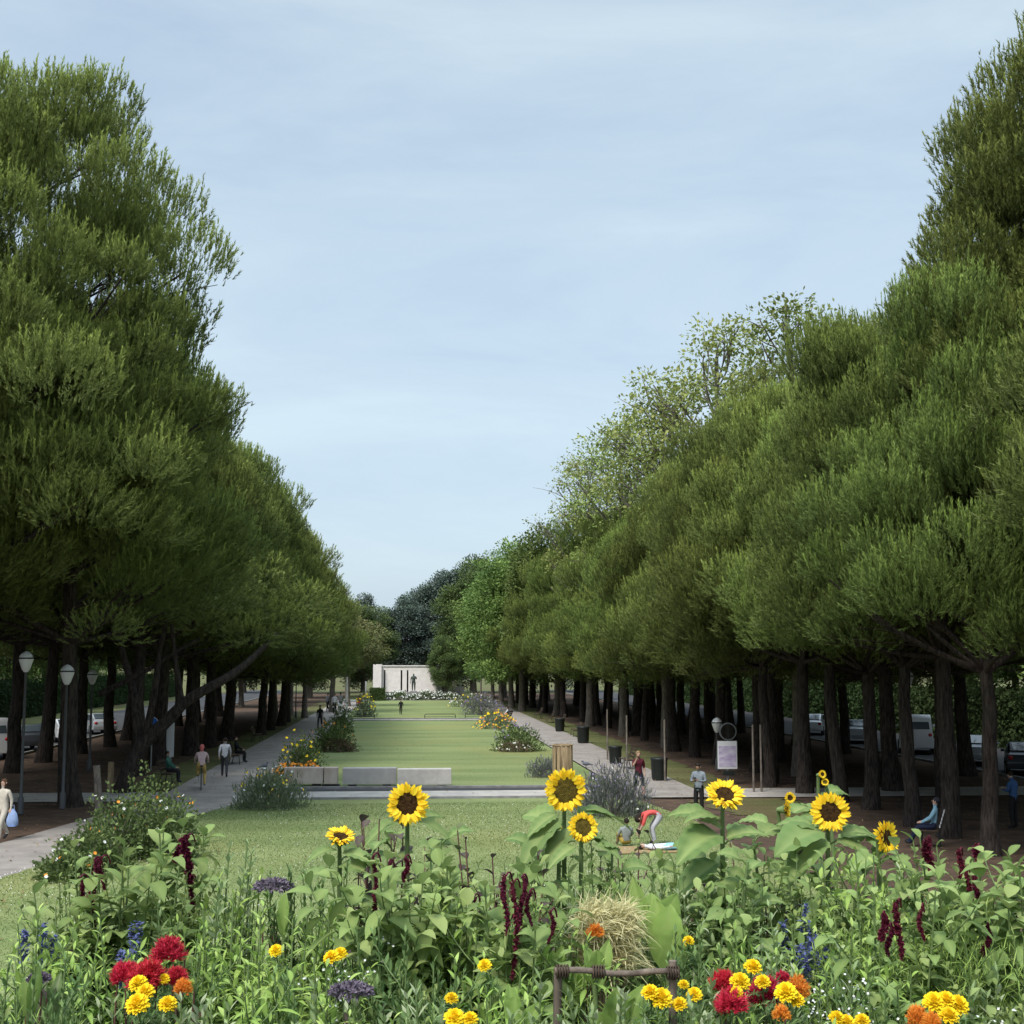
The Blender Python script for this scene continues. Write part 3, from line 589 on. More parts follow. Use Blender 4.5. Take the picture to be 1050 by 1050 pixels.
M['wood_d']=mat('dark_wood',(0.10,0.07,0.05),0.85,spec=0.1,col2=(0.045,0.033,0.025),nscale=5,bump=.5,stretch=(3,3,.7))
M['wood_l']=mat('pale_wood',(0.42,0.32,0.20),0.85,spec=0.1,col2=(0.25,0.18,0.11),nscale=4,bump=0.4,stretch=(4,4,.6))
M['glassw']=mat('frosted_lamp_glass',(0.72,0.72,0.72),0.3,spec=.5)
M['glass']=mat('car_glass',(0.05,0.065,0.075),0.08,spec=.8)
M['rubber']=mat('rubber',(0.02,0.02,0.02),0.8)
M['chrome']=mat('silver_metal',(0.5,0.5,0.52),0.3,.9)
M['lens']=mat('headlight_glass',(0.7,0.72,0.75),0.15,spec=.7)
M['redl']=mat('red_plastic',(0.35,0.02,0.02),0.35)
# memorial building
r=thing('memorial_building','low pale stone memorial building with tall narrow openings at the end of the lawn','building',(0,190.6,0))
mb=MB()
for (x0,x1) in ((-3.55,-3.25),(-3.05,-0.95),(-0.72,-.1),(0.12,5.0),(5.25,6.55)):
    box(mb,((x0+x1)/2,2.0,2.55),(x1-x0,3.6,3.0 if x1<6 else 1.5)) if x1<6 else box(mb,((x0+x1)/2,2.0,1.7),(x1-x0,3.6,1.5))
box(mb,(0.8,2.0,4.3),(8.7,3.62,.5)); box(mb,(.8,2.3,2.5),(8.6,2.6,3.1)); 
mb.obj('wall',M['stone'],r)
mb=MB(); box(mb,(-4.15,1.6,2.4),(1.15,4.8,4.9)); mb.obj('side_wing',M['stone'],r)
mb=MB(); box(mb,(0.8,2.0,4.63),(9.0,3.9,.14)); mb.obj('cornice',M['stone'],r)
mb=MB(); box(mb,(1.6,1.6,.5),(10.4,4.6,1.02)); mb.obj('plinth',M['stone_g'],r)
for cx,wd in ((-3.15,.2),(-.83,.22),(.01,.22),(5.12,.24)):
    mb=MB(); box(mb,(cx,.9,2.6),(wd-.02,.1,2.9)); mb.obj('opening',M['slot'],r)
for cx in (-2.4,-1.5,3.9,4.9):
    mb=MB(); box(mb,(cx,-.72,.62),(.8,.04,.42)); mb.obj('opening',M['slot'],r)
mb=MB(); box(mb,(7.3,2.5,.8),(1.3,.5,1.6)); box(mb,(7.3,2.5,1.66),(1.4,.6,.12)); tag(mb.obj('garden_wall',M['stone']),'low pale stone wall to the right of the memorial building','wall').location=(0,190.6,0)
# ---------------------------------------------------------------- people
CL={}
def cmat(name,col,rough=.85):
    if name not in CL: CL[name]=mat(name,col,rough,spec=.15,noise=.2,nscale=14,bump=.25)
    return CL[name]
SK={'light':(0.50,0.32,0.24),'tan':(0.36,0.22,0.15),'dark':(0.12,0.07,0.05)}
def base_pose():
    J=dict(pel=(0,0,.93),wai=(0,.0,1.08),che=(0,.01,1.30),nek=(0,.0,1.46),chi=(0,.02,1.535),hed=(0,.015,1.62),top=(0,0,1.70))
    for s,n in ((-1,'l'),(1,'r')):
        J['sh'+n]=(s*.175,0,1.40); J['el'+n]=(s*.235,-.02,1.13); J['wr'+n]=(s*.25,.04,.88); J['ha'+n]=(s*.25,.06,.80)
        J['hi'+n]=(s*.095,0,.88); J['kn'+n]=(s*.10,.02,.49); J['an'+n]=(s*.105,-.02,.09); J['to'+n]=(s*.115,.14,.035)
    return J
RAD=dict(pel=.135,wai=.12,che=.15,nek=.055,chi=.062,hed=.088,top=.05,sh=.07,el=.052,wr=.03,ha=.032,hi=.105,kn=.074,an=.052,to=.04)
def person(label,loc,rz,J,top='grey_shirt',bot='dark_trousers',skin='light',hair='dark_hair',shorts=False,sleeves=True,h=1.0,group=None,longhair=False,hand_lod=True,extra=None):
    keys=[k for k in J if k!='face']; idx={k:i for i,k in enumerate(keys)}
    E=[('pel','wai'),('wai','che'),('che','nek'),('nek','chi'),('chi','hed'),('hed','top')]
    for n in 'lr': E+=[('che','sh'+n),('sh'+n,'el'+n),('el'+n,'wr'+n),('wr'+n,'ha'+n),('pel','hi'+n),('hi'+n,'kn'+n),('kn'+n,'an'+n),('an'+n,'to'+n)]
    V=[Vector(J[k]) for k in keys]; R=[RAD.get(k,RAD.get(k[:2],.04)) for k in keys]; EI=[(idx[a],idx[b]) for a,b in E]; kind=[None]*len(keys)
    if hand_lod:
        for n in 'lr':
            hnd=Vector(J['ha'+n]); d=(hnd-Vector(J['wr'+n])).normalized(); sd=d.cross(Vector((0,1,0)) if abs(d.y)<.8 else Vector((0,0,1))).normalized()
            for k,(o,l) in enumerate(((-.028,.062),(-.010,.075),(.009,.070),(.027,.055),(.045,.035))):
                base=hnd+sd*o*.8; b=len(V); V.append(hnd+sd*o+d*(l*.55 if k<4 else .0)); R.append(.010); V.append(hnd+sd*(o*1.05 if k<4 else .06)+d*(l*.95 if k<4 else .028)+Vector((0,.012,-.004))); R.append(.008); kind+=['h','h']
                EI+=[(idx['ha'+n],b),(b,b+1)]
    me=bpy.data.meshes.new('body'); me.from_pydata([tuple(v) for v in V],EI,[]); ob=bpy.data.objects.new('body',me); link(ob)
    md=ob.modifiers.new('s','SKIN'); md.use_smooth_shade=True; md.branch_smoothing=.4
    sv=me.skin_vertices[0].data
    for i,k in enumerate(R): 
        kx=1.0; nm=keys[i] if i<len(keys) else ''
        sv[i].radius=(k*(1.32 if nm in('che','wai','pel') else 1),k*(.85 if nm in('che','wai','pel') else 1)); sv[i].use_root=False
    sv[idx['pel']].use_root=True
    ss=ob.modifiers.new('u','SUBSURF'); ss.levels=1; ss.render_levels=1
    dg=bpy.context.evaluated_depsgraph_get(); m2=bpy.data.meshes.new_from_object(ob.evaluated_get(dg)); bpy.data.objects.remove(ob)
    m2.name='body'
    mats=[mat_skin(skin),cmat(*top),cmat(*bot),cmat('dark_shoes',(.03,.03,.035))]
    for m in mats: m2.materials.append(m)
    seg=[]
    def sg(a,b,mt): seg.append((Vector(J[a]),Vector(J[b]),mt,(RAD.get(a,RAD.get(a[:2]))+RAD.get(b,RAD.get(b[:2])))/2))
    sg('pel','wai',1);sg('wai','che',1);sg('che','nek',1);sg('nek','chi',0);sg('chi','top',0)
    for n in 'lr':
        sg('che','sh'+n,1);sg('sh'+n,'el'+n,1);sg('el'+n,'wr'+n,1 if sleeves else 0);sg('wr'+n,'ha'+n,0)
        sg('pel','hi'+n,2);sg('hi'+n,'kn'+n,2);sg('kn'+n,'an'+n,0 if shorts else 2);sg('an'+n,'to'+n,3)
    for p in m2.polygons:
        c=p.center; best=9;bm_=0
        for a,b,mt,rd in seg:
            ab=b-a; t=max(0,min(1,(c-a).dot(ab)/max(ab.length_squared,1e-9))); dd=(c-(a+ab*t)).length-rd*.8
            if dd<best: best=dd;bm_=mt
        p.material_index=bm_; p.use_smooth=True
    r=thing('person',label,'person',loc,rz,group,h)
    o=bpy.data.objects.new('body',m2); link(o); o.parent=r
    # hair, nose, eyes follow the head axis
    hd=Vector(J['hed']); ax=(Vector(J['top'])-Vector(J['chi'])).normalized(); f=Vector(J.get('face',(0,1,0)))if 'face' in J else Vector((0,1,0)); f=(f-ax*f.dot(ax)).normalized(); sx=f.cross(ax)
    mh=MB(); rg=np.random.default_rng(1); ball(mh,(0,0,0),(.094,.105,.10),12,lump=.04,rng=rg)
    vv=mh.v[0]; 
    w_=[]
    for x,y_,z in vv:
        if y_>.02 and z<.045: y_,z=y_*.72,z
        if z<-.045 and not longhair: z=-.045
        if longhair and z<-.02 and y_<.02: z=z*2.2
        p=hd+ax*(z+.022)+f*(y_-.018)+sx*x; w_.append(tuple(p))
    mh.v[0]=np.array(w_,dtype=np.float32); mh.obj('hair',cmat(*hair) if isinstance(hair,tuple) else cmat('dark_hair',(.025,.018,.014)),r)
    mn=MB(); ball(mn,tuple(hd+f*.088-ax*.012),(.011,.015,.018),6); mn.obj('nose',mat_skin(skin),r)
    for s in (-1,1):
        me_=MB(); ball(me_,tuple(hd+f*.078+sx*.032*s+ax*.008),(.011,.009,.007),6); me_.obj('eye',cmat('dark_eye',(.02,.015,.012)),r)
        ma=MB(); ball(ma,tuple(hd+sx*.088*s-ax*.005-f*.005),(.014,.02,.028),6); ma.obj('ear',mat_skin(skin),r)
    if extra: extra(r)
    return r
def mat_skin(k):
    n='skin_'+k
    if n not in CL: CL[n]=mat(n,SK[k],.6,spec=.3,noise=.1,nscale=20)
    return CL[n]
def walk(ph=1,arms=1.0,st=.28):
    J=base_pose()
    for n,s in (('l',ph),('r',-ph)):
        x=J['kn'+n][0]; J['kn'+n]=(x,st*.55*s+.06,.50); J['an'+n]=(x,st*s-.05,.10+(.07 if s<0 else 0)); J['to'+n]=(x*1.1,st*s+.11,.035+(.0 if s<0 else .03))
        X=J['el'+n][0]; J['el'+n]=(X,-.12*s*arms,1.14); J['wr'+n]=(X*1.02,-.2*s*arms+.08,.92); J['ha'+n]=(X*1.02,-.22*s*arms+.12,.85)
    return J
def phone(J,both=True):
    for n,s in (('l',-1),('r',1)):
        if both or n=='r':
            J['el'+n]=(s*.24,.02,1.14); J['wr'+n]=(s*.10,.26,1.16); J['ha'+n]=(s*.05,.31,1.19)
    J['chi']=(0,.05,1.525); J['hed']=(0,.075,1.60); J['top']=(0,.08,1.68); J['face']=(0,1,-.7)
    return J
def sit(zs=.45,back=.06):
    J=base_pose(); d=.93-zs-.08
    for k in J:
        if k[:2] in('an','kn') or k in('tol','tor'): continue
        x,y,z=J[k]; J[k]=(x,y-back*max(0,(z-.93))*1.2,z-d)
    for n,s in (('l',-1),('r',1)):
        J['hi'+n]=(s*.1,.0,zs+.09); J['kn'+n]=(s*.13,.43,zs+.07); J['an'+n]=(s*.13,.42,.1) if zs>.3 else (s*.12,.28,.08); J['to'+n]=(s*.14,J['an'+n][1]+.15,.035)
        J['el'+n]=(s*.24,.08,zs+.32); J['wr'+n]=(s*.15,.3,zs+.2); J['ha'+n]=(s*.12,.37,zs+.19)
        if zs<.3: J['kn'+n]=(s*.16,.36,.42); J['an'+n]=(s*.12,.55,.09); J['to'+n]=(s*.13,.69,.035)
    return J
def bend():
    J=base_pose()
    J.update(pel=(0,-.16,.84),wai=(0,.0,.93),che=(0,.20,.93),nek=(0,.36,.84),chi=(0,.41,.79),hed=(0,.46,.72),top=(0,.49,.65)); J['face']=(0,-.3,-1)
    for n,s in (('l',-1),('r',1)):
        J['sh'+n]=(s*.17,.29,.86); J['el'+n]=(s*.2,.36,.60); J['wr'+n]=(s*.13,.46,.40); J['ha'+n]=(s*.11,.49,.33); J['hi'+n]=(s*.1,-.15,.80); J['kn'+n]=(s*.12,.10,.47); J['an'+n]=(s*.14,.02,.09)
    return J
def lie():
    J=base_pose(); K={}
    for k,(x,y,z) in J.items(): K[k]=(x,z-.9,.13+y*.6)
    K['face']=(0,0,1)
    for n,s in (('l',-1),('r',1)): K['to'+n]=(s*.14,-.84,.2); K['knl' if n=='l' else 'knr']=(s*.12,-.42,.16)
    return K
def H(y): return y
def ptc(px,py): g=gnd(px,py); return (g.x,g.y,0.0)
W=(0.7,0.7,0.7)
person('man in white shirt and dark trousers walking away on the left path',ptc(230,797),0.1,walk(1),('white_shirt',(.62,.62,.66)),('dark_grey_trousers',(.06,.06,.065)),group=None)
person('man in black jacket strolling on the left path ahead of the concrete blocks',ptc(328,747),3.0,walk(-1,.5),('black_jacket',(.02,.02,.025)),('dark_trousers',(.03,.03,.035)),h=1.02)
gp='people gathered far down the left path'
person('person in grey top and dark trousers, leftmost of the group far down the left path',ptc(336,730),2.5,walk(1,.4),('grey_top',(.35,.35,.36)),('dark_trousers',(.03,.03,.035)),h=1.12,group=gp)
person('person in pale shirt and black trousers, middle of the group far down the left path',ptc(343,731),3.3,base_pose(),('pale_shirt',(.6,.6,.62)),('black_trousers',(.02,.02,.02)),h=1.12,group=gp)
person('person in light grey coat, rightmost of the group far down the left path',ptc(349,729),.4,walk(-1,.3),('light_grey_coat',(.42,.41,.42)),('grey_trousers',(.1,.1,.11)),h=1.12,group=gp)
person('person in red top beside the flower bush at the left lawn corner',ptc(368,732),.2,walk(1,.3),('red_top',(.5,.05,.04)),('pale_trousers',(.5,.48,.45)),h=1.05)
person('distant person dressed in black walking on the lawn before the memorial',ptc(411,733),3.1,walk(1,.5),('black_top',(.015,.015,.018)),('black_trousers',(.02,.02,.02)),h=.86)
def ph_extra(r):
    mb=MB(); box(mb,(0,.36,1.24),(.075,.012,.15),bev=.004); o=mb.obj('phone',M['dmetal'])
    tag(o,'dark phone in the hand of the man in the grey jacket','phone'); o.location=r.location; o.rotation_euler=r.rotation_euler
J=walk(1,.4); J['elr']=(.23,.02,1.16); J['wrr']=(.16,.16,1.38); J['har']=(.14,.2,1.45)
person('fair-haired person in maroon shirt and black shorts walking with one hand raised',ptc(655,818),3.35,J,('maroon_shirt',(.10,.018,.03)),('black_shorts',(.02,.02,.025)),shorts=True,sleeves=False,hair=('fair_hair',(.28,.19,.10)),h=1.0)
person('bearded man in grey jacket looking down at his hands beside the poster board',ptc(717,838),2.6,phone(base_pose()),('grey_jacket',(.21,.24,.27)),('black_trousers',(.02,.02,.02)),skin='tan',h=1.02,extra=ph_extra)
# picnic trio
g=gnd(642,868); person('child in grey shirt sitting on the grass with back to the camera',(g.x,g.y,.0),.15,sit(.06),('grey_shirt',(.26,.28,.27)),('ochre_shorts',(.40,.28,.06)),skin='tan',shorts=True,sleeves=False,h=.82)
g=gnd(672,866); person('woman in coral top and pale grey trousers bending far over a person on the grass',(g.x,g.y,0),1.55,bend(),('coral_top',(.62,.10,.09)),('pale_grey_trousers',(.42,.42,.45)),longhair=True,sleeves=False,h=.98)
g=gnd(683,872); person('person lying on the grass in white and light blue clothes',(g.x,g.y-.15,0),1.50,lie(),('white_top',(.65,.66,.7)),('light_blue_trousers',(.30,.58,.72)),h=.95)
mb=MB(); box(mb,(0,0,.02),(2.4,1.3,.03),bev=.01); o=mb.obj('blanket',cmat('tan_blanket',(.33,.24,.12))); tag(o,'tan blanket spread on the grass under the picnic group','blanket'); g=gnd(672,872); o.location=(g.x,g.y,0.01); o.rotation_euler=(0,0,.1)
mb=MB(); tube(mb,[(-.09,-.06,0),(.09,-.06,0)],.02,6); ball(mb,(.0,.0,.0),(.18,.12,.11),10,lump=.12,rng=np.random.default_rng(3)); o=mb.obj('bag',cmat('white_bag',(.6,.6,.62))); tag(o,'small white bag lying right of the picnic group','bag'); g=gnd(716,872); o.location=(g.x,g.y,.1)
# left-edge woman with bag
g=gnd(2,862); J=walk(1,.6); person('woman in cream dress cut by the left edge, carrying a pale blue bag',(g.x,g.y,0),2.7,J,('cream_dress',(.55,.5,.42)),('cream_dress',(.55,.5,.42)),longhair=True,hair=('brown_hair',(.09,.05,.03)))
g=gnd(12,858)
mb=MB(); v=[];rg=np.random.default_rng(2)
prof=[(.03,.50),(.06,.46),(.13,.36),(.17,.2),(.17,.06),(.12,.0)]; lathe(mb,prof,sides=14)
mb.v[0]*=np.array([1,.45,1],dtype=np.float32); mb.v[0]+=rg.normal(0,.006,mb.v[0].shape).astype(np.float32)
r=thing('bag','pale blue plastic bag carried by the woman at the left edge','bag',(g.x,g.y,.30)); mb.obj('sack',cmat('pale_blue_plastic',(.33,.45,.72),.5),r)
mb=MB(); tube(mb,[(-.05,0,.45),(-.03,0,.6),(.03,0,.6),(.05,0,.45)],.008,5); mb.obj('handle',cmat('pale_blue_plastic',(.33,.45,.72),.5),r)
# cyclist and bicycle
def bicycle(label,loc,rz,colm):
    r=thing('bicycle',label,'bicycle',loc,rz)
    for y in (-.52,.52):
        mb=MB(); a=np.linspace(0,2*math.pi,25); tube(mb,np.stack([0*a,y+.33*np.cos(a),.35+.33*np.sin(a)],-1),.02,6,cap=False); o=mb.obj('wheel',M['rubber'],r)
        mb=MB(); [tube(mb,[(0,y,.35),(0,y+.32*math.cos(t),.35+.32*math.sin(t))],.003,3) for t in np.linspace(0,6.28,13)[:-1]]; ball(mb,(0,y,.35),.03,6); mb.obj('spokes',M['gmetal'],o)
    mb=MB(); bb=(0,-.06,.32)
    for a,b in (((0,-.52,.35),bb),(bb,(0,.38,.78)),(bb,(0,-.18,.86)),((0,-.16,.78),(0,.38,.84)),((0,-.52,.35),(0,-.16,.78)),((0,.36,.92),(0,.52,.35))): tube(mb,[a,b],.018,6)
    mb.obj('frame',colm,r)
    mb=MB(); tube(mb,[(-.27,.30,1.03),(-.1,.38,1.03),(.1,.38,1.03),(.27,.30,1.03)],.014,6); tube(mb,[(0,.36,.9),(0,.38,1.03)],.014,6); mb.obj('handlebar',M['gmetal'],r)
    mb=MB(); ball(mb,(0,-.2,.92),(.08,.14,.04),10); mb.obj('saddle',M['rubber'],r)
    mb=MB(); lathe(mb,[(.09,-.01),(.09,.01)],(0,0,0),14); tube(mb,[(.1,-.06,.32),(.1,-.06,.15)],.012,5); tube(mb,[(-.1,-.06,.32),(-.1,-.06,.49)],.012,5); box(mb,(.13,-.06,.14),(.1,.07,.02)); box(mb,(-.13,-.06,.5),(.1,.07,.02)); 
    mb.v[0]=mb.v[0][:,[2,0,1]]+np.array([0,-.06,.32],dtype=np.float32); mb.v[1]=mb.v[1][:,[2,0,1]]+np.array([0,-.06,.32],dtype=np.float32); mb.v[2]=mb.v[2][:,[2,0,1]]+np.array([0,-.06,.32],dtype=np.float32)
    mb.obj('crank',M['gmetal'],r); return r
L0=ptc(206,809); bicycle('dark bicycle ridden away from the camera on the left path',L0,.15,M['dmetal'])
J=base_pose(); 
for k in ('pel','wai','che','nek','chi','hed','top'): x,y_,z=J[k]; J[k]=(x,-.18+(z-.93)*.25,z+.03)
for n,s in (('l',-1),('r',1)):
    J['sh'+n]=(s*.175,-.06,1.42); J['el'+n]=(s*.25,.08,1.2); J['wr'+n]=(s*.26,.26,1.08); J['ha'+n]=(s*.26,.31,1.05); J['hi'+n]=(s*.1,-.17,.92)
J['knr']=(.13,.1,.60); J['anr']=(.13,-.09,.22); J['tor']=(.13,.05,.17); J['knl']=(-.13,.16,.78); J['anl']=(-.13,-.02,.57); J['tol']=(-.13,.12,.53)
person('cyclist in white top with a pink scarf and yellow trousers on the left path',L0,.15,J,('white_pink_top',(.62,.45,.45)),('yellow_trousers',(.55,.38,.13)),longhair=True,hair=('pinkish_scarf',(.6,.16,.15)))
# ---------------------------------------------------------------- benches
def bench():
    r=thing('bench','','bench',group='park benches along the paths')
    for y in (-.05,.12,.29):
        pass
    mb=MB(); [box(mb,(0,y,.45),(1.7,.12,.035),bev=.006) for y in (-.02,.13,.28)]; mb.obj('seat',M['wood_d'],r)
    mb=MB(); [box(mb,(0,-.12-.06*k,.58+.16*k),(1.7,.03,.12),bev=.006) for k in (0,1,2)]; mb.obj('backrest',M['wood_d'],r)
    for x in (-.75,.75):
        mb=MB(); tube(mb,[(x,-.3,.98),(x,-.08,.43),(x,-.2,.0)],.022,6); tube(mb,[(x,-.1,.42),(x,.33,.42),(x,.36,0)],.022,6); mb.obj('leg',M['dmetal'],r)
    return r
BN=bench(); first=True
def put_bench(px,py,rz,l,z=0,sc=1.0):
    global first
    g=gnd(px,py)
    if first: BN.location=(g.x,g.y,0); BN.rotation_euler=(0,0,rz); BN['label']=l; first=False
    else: copy_thing(BN,(g.x,g.y,0),rz,sc,l)
pi=math.pi
put_bench(184,801,-pi/2,'dark bench by the left path just beyond the rose bush')
put_bench(262,760,-pi/2,'dark bench on the grass verge left of the path, beyond the white-shirted man')
put_bench(240,783,-pi/2,'dark bench on the left verge beside the white-shirted man')
put_bench(645,788,pi/2,'dark bench on the right verge behind the maroon-shirted person')
put_bench(592,755,pi/2,'dark bench on the right verge level with the slatted tree guard')
put_bench(576,745,pi/2,'dark bench farther along the right verge')
put_bench(565,741,pi/2,'second-farthest dark bench along the right verge')
put_bench(553,736.5,pi/2,'farthest dark bench along the right verge')
# bins
def bin_(px,py,l,sc=1):
    global BIN
    g=gnd(px,py)
    try: return copy_thing(BIN,(g.x,g.y,0),0,sc,l)
    except NameError: pass
    r=thing('litter_bin',l,'bin',(g.x,g.y,0),0,'dark litter bins by the right-hand trees',sc); mb=MB(); lathe(mb,[(.26,0),(.30,.1),(.33,.78),(.35,.8),(.35,.86),(.32,.87)],sides=18); mb.obj('barrel',M['dmetal'],r)
    mb=MB(); lathe(mb,[(.30,.86),(.24,.87),(.23,.8)],sides=18); mb.obj('rim',M['rubber'],r); BIN=r; return r
bin_(631,783,'dark barrel litter bin behind the maroon-shirted person'); bin_(676,800,'dark barrel litter bin between the maroon-shirted person and the grey-jacketed man',1.1)
bin_(574,750,'dark litter bin farther up the right verge',1.1); bin_(598,762,'dark barrel bin before the thick right-hand trunks',1.2)
# slatted tree guard
r=thing('tree_guard','round slatted wooden tree guard at the right corner of the lawn','tree guard',tuple(gnd(577,800)))
for k in range(12):
    a=k*2*pi/12; mb=MB(); box(mb,(.42*math.cos(a),.42*math.sin(a),.78),(.03,.13,1.5),rz=a); mb.obj('slat',M['wood_l'],r)
for z in (.25,1.5):
    mb=MB(); a=np.linspace(0,2*pi,25); tube(mb,np.stack([.45*np.cos(a),.45*np.sin(a),0*a+z],-1),.025,6,cap=False); mb.obj('hoop',M['wood_l'],r)
mb=MB(); tube(mb,[(0,0,0),(.02,0,1.2)],.025,6); mb.obj('sapling_stem',M['bark_g'],r)
# concrete blocks
def block(px0,px1,pyb,hh,mt,l,dp=.6,dy=0):
    a=gnd(px0,pyb); b=gnd(px1,pyb); w_=b.x-a.x
    r=thing('concrete_block',l,'concrete block',((a.x+b.x)/2,a.y+dp/2+dy,0),0,'concrete blocks lined up across the lawn')
    mb=MB(); box(mb,(0,0,hh/2+.06),(w_,dp,hh-.06),bev=.025); mb.obj('body',mt,r)
    for s in (-1,1):
        mb=MB(); box(mb,(s*w_*.32,0,.03),(.35,dp*.8,.07)); mb.obj('foot',M['slot'],r)
block(291,331,806.5,.72,M['conc_s'],'shorter stained concrete block with a cracked end, leftmost in the line')
block(332,346,806.5,.72,M['conc_s'],'narrow rust-stained concrete block beside the flower bed')
block(351,406.5,807,.72,M['conc_g'],'long grey concrete block in the middle of the line')
block(407.5,463,807.5,.70,M['conc'],'long pale concrete block at the right end of the line')
# low rails
def rail(px0,px1,py,l):
    a=gnd(px0,py); b=gnd(px1,py); w_=b.x-a.x; r=thing('low_rail',l,'rail',((a.x+b.x)/2,a.y,0),0,'low tubular rails across the lawn')
    mb=MB(); tube(mb,[(-w_/2,0,0),(-w_/2,0,.34),(-w_/2+.08,0,.42),(w_/2-.08,0,.42),(w_/2,0,.34),(w_/2,0,0)],.035,6); mb.obj('tube',M['dmetal'],r)
    mb=MB(); tube(mb,[(-w_/2,0,.18),(w_/2,0,.18)],.015,5); mb.obj('crossbar',M['dmetal'],r)
rail(360,384,737,'low dark rail at the left side of the lawn crossing'); rail(435.5,467,737,'low dark rail in the middle of the lawn crossing'); rail(477,500,737,'low dark rail at the right side of the lawn crossing')
M['lampm']=mat('lamp_post_paint',(.10,.105,.11),.5,.3)
# lamp posts
def lamp(x,y,top,l,twin=False):
    r=thing('street_lamp',l,'street lamp',(x,y,0),0,'lantern street lamps among the left-hand trees')
    mb=MB(); lathe(mb,[(.11,0),(.10,.5),(.055,.6),(.045,top-.62),(.07,top-.6)],sides=10); mb.obj('post',M['bark_g'] if False else M['lampm'],r)
    mb=MB(); lathe(mb,[(.07,top-.6),(.14,top-.5),(.24,top-.2),(.245,top-.15)],sides=16); mb.obj('glass_bowl',M['glassw'],r)
    mb=MB(); lathe(mb,[(.25,top-.16),(.25,top-.11)],sides=16); mb.obj('band',M['dmetal'],r)
    mb=MB(); lathe(mb,[(.24,top-.11),(.2,top-.02),(.1,top+.07),(.03,top+.1)],sides=16); mb.obj('cap',M['glassw'],r)
    return r
p=gnd(64,829); lamp(p.x,p.y,4.85+.0,'grey lamp post with white lantern bowl standing before the left trunks')
p=atY(27,675,47.5); lamp(p.x,47.5,5.3,'lamp with white lantern bowl nearest the left edge')
for (px,Yv,l) in ((95,66,'third lamp post, half hidden behind the trunks near the blue sign'),(240,92,'small far lamp post by the white-shirted man'),(304,128,'farthest lamp post by the left path')):
    p=atY(px,686,Yv); lamp(p.x,Yv,4.6,l)
for (px,Yv,l) in ((735,64,'lantern lamp beside the poster board'),(932,56,'pale lamp post between the right-hand trunks')):
    p=atY(px,738,Yv); o=lamp(p.x,Yv,p.z if Yv>60 else 4.6,l); o['group']='lantern lamps among the right-hand trees'
# signs
def post_sign(loc,h,l,name='road_sign'):
    r=thing(name,l,'sign',loc); mb=MB(); tube(mb,[(0,0,0),(0,0,h)],.035,8); mb.obj('post',M['gmetal'],r); return r
M['blue']=mat('sign_blue',(.02,.13,.50),.4); M['wsign']=mat('sign_white',(.7,.7,.72),.4); M['red']=mat('sign_red',(.55,.03,.03),.4)
def disc(mb,c,rad,th,sides=28):
    a=np.arange(sides)*2*pi/sides; P=[(c[0]+rad*math.cos(t),c[1]+d,c[2]+rad*math.sin(t)) for d in (-th/2,th/2) for t in a]+[(c[0],c[1]-th/2,c[2]),(c[0],c[1]+th/2,c[2])]
    n=sides; f3=[[i,(i+1)%n,2*n] for i in range(n)]+[[n+(i+1)%n,n+i,2*n+1] for i in range(n)]; mb.add(P,f3); mb.add(P,[[i,n+i,n+(i+1)%n,(i+1)%n] for i in range(n)])
p=atY(156,742,66); r=post_sign((p.x,66,0),p.z+.35,'round blue cycle-and-pedestrian sign among the left trunks')
mb=MB(); disc(mb,(0,-.06,p.z),.32,.03); mb.obj('plate',M['wsign'],r); mb=MB(); disc(mb,(0,-.085,p.z),.29,.02); mb.obj('blue_face',M['blue'],r)
mb=MB(); disc(mb,(0,-.10,p.z+.13),.04,.01,12); box(mb,(0,-.10,p.z-.02),(.07,.01,.2)); box(mb,(.03,-.10,p.z-.17),(.04,.01,.14),rz=0); box(mb,(-.04,-.10,p.z-.17),(.04,.01,.14)); mb.obj('walker_symbol',M['wsign'],r)
mb=MB(); box(mb,(0,-.06,p.z-.48),(.5,.02,.22)); mb.obj('sub_plate',M['wsign'],r)
p=atY(160,728,72); r=post_sign((p.x,72,0),p.z+.3,'round red-rimmed sign just above the blue sign'); mb=MB(); disc(mb,(0,-.05,p.z),.34,.02); mb.obj('rim',M['red'],r); mb=MB(); disc(mb,(0,-.07,p.z),.25,.02); mb.obj('plate',M['wsign'],r)
p=atY(173,766,70); r=thing('information_panel','tall white panel between the left trunks','panel',(p.x,70,0)); mb=MB(); box(mb,(0,0,1.2),(.5,.12,1.7),bev=.02); mb.obj('panel',M['wsign'],r); mb=MB(); box(mb,(0,0,.2),(.3,.1,.4)); mb.obj('foot',M['gmetal'],r)
# poster board, mirror
M['map']=mat('poster_print',(.62,.58,.68),.5,col2=(.38,.30,.50),nscale=3,stretch=(1,1,2.2))
p=atY(745.5,774,57); r=post_sign((p.x,57,0),p.z+.3,'white poster board with a violet map print among the right trunks','poster_board')
mb=MB(); box(mb,(0,-.05,p.z),(.82,.03,1.15)); mb.obj('board',M['wsign'],r); mb=MB(); box(mb,(0,-.075,p.z-.06),(.72,.012,.85)); mb.obj('print',M['map'],r)
mb=MB(); box(mb,(.05,-.05,p.z-.75),(.5,.1,.2),bev=.02); mb.obj('lower_box',M['dmetal'],r)
p=atY(746,750,59); r=post_sign((p.x,59,0),p.z+.2,'round traffic mirror above the poster board','traffic_mirror')
mb=MB(); disc(mb,(0,-.06,p.z),.38,.04); mb.obj('rim',M['gmetal'],r); mb=MB(); disc(mb,(0,-.085,p.z),.33,.02); mb.obj('mirror',mat('mirror_glass',(.6,.62,.6),.08,1.0),r)
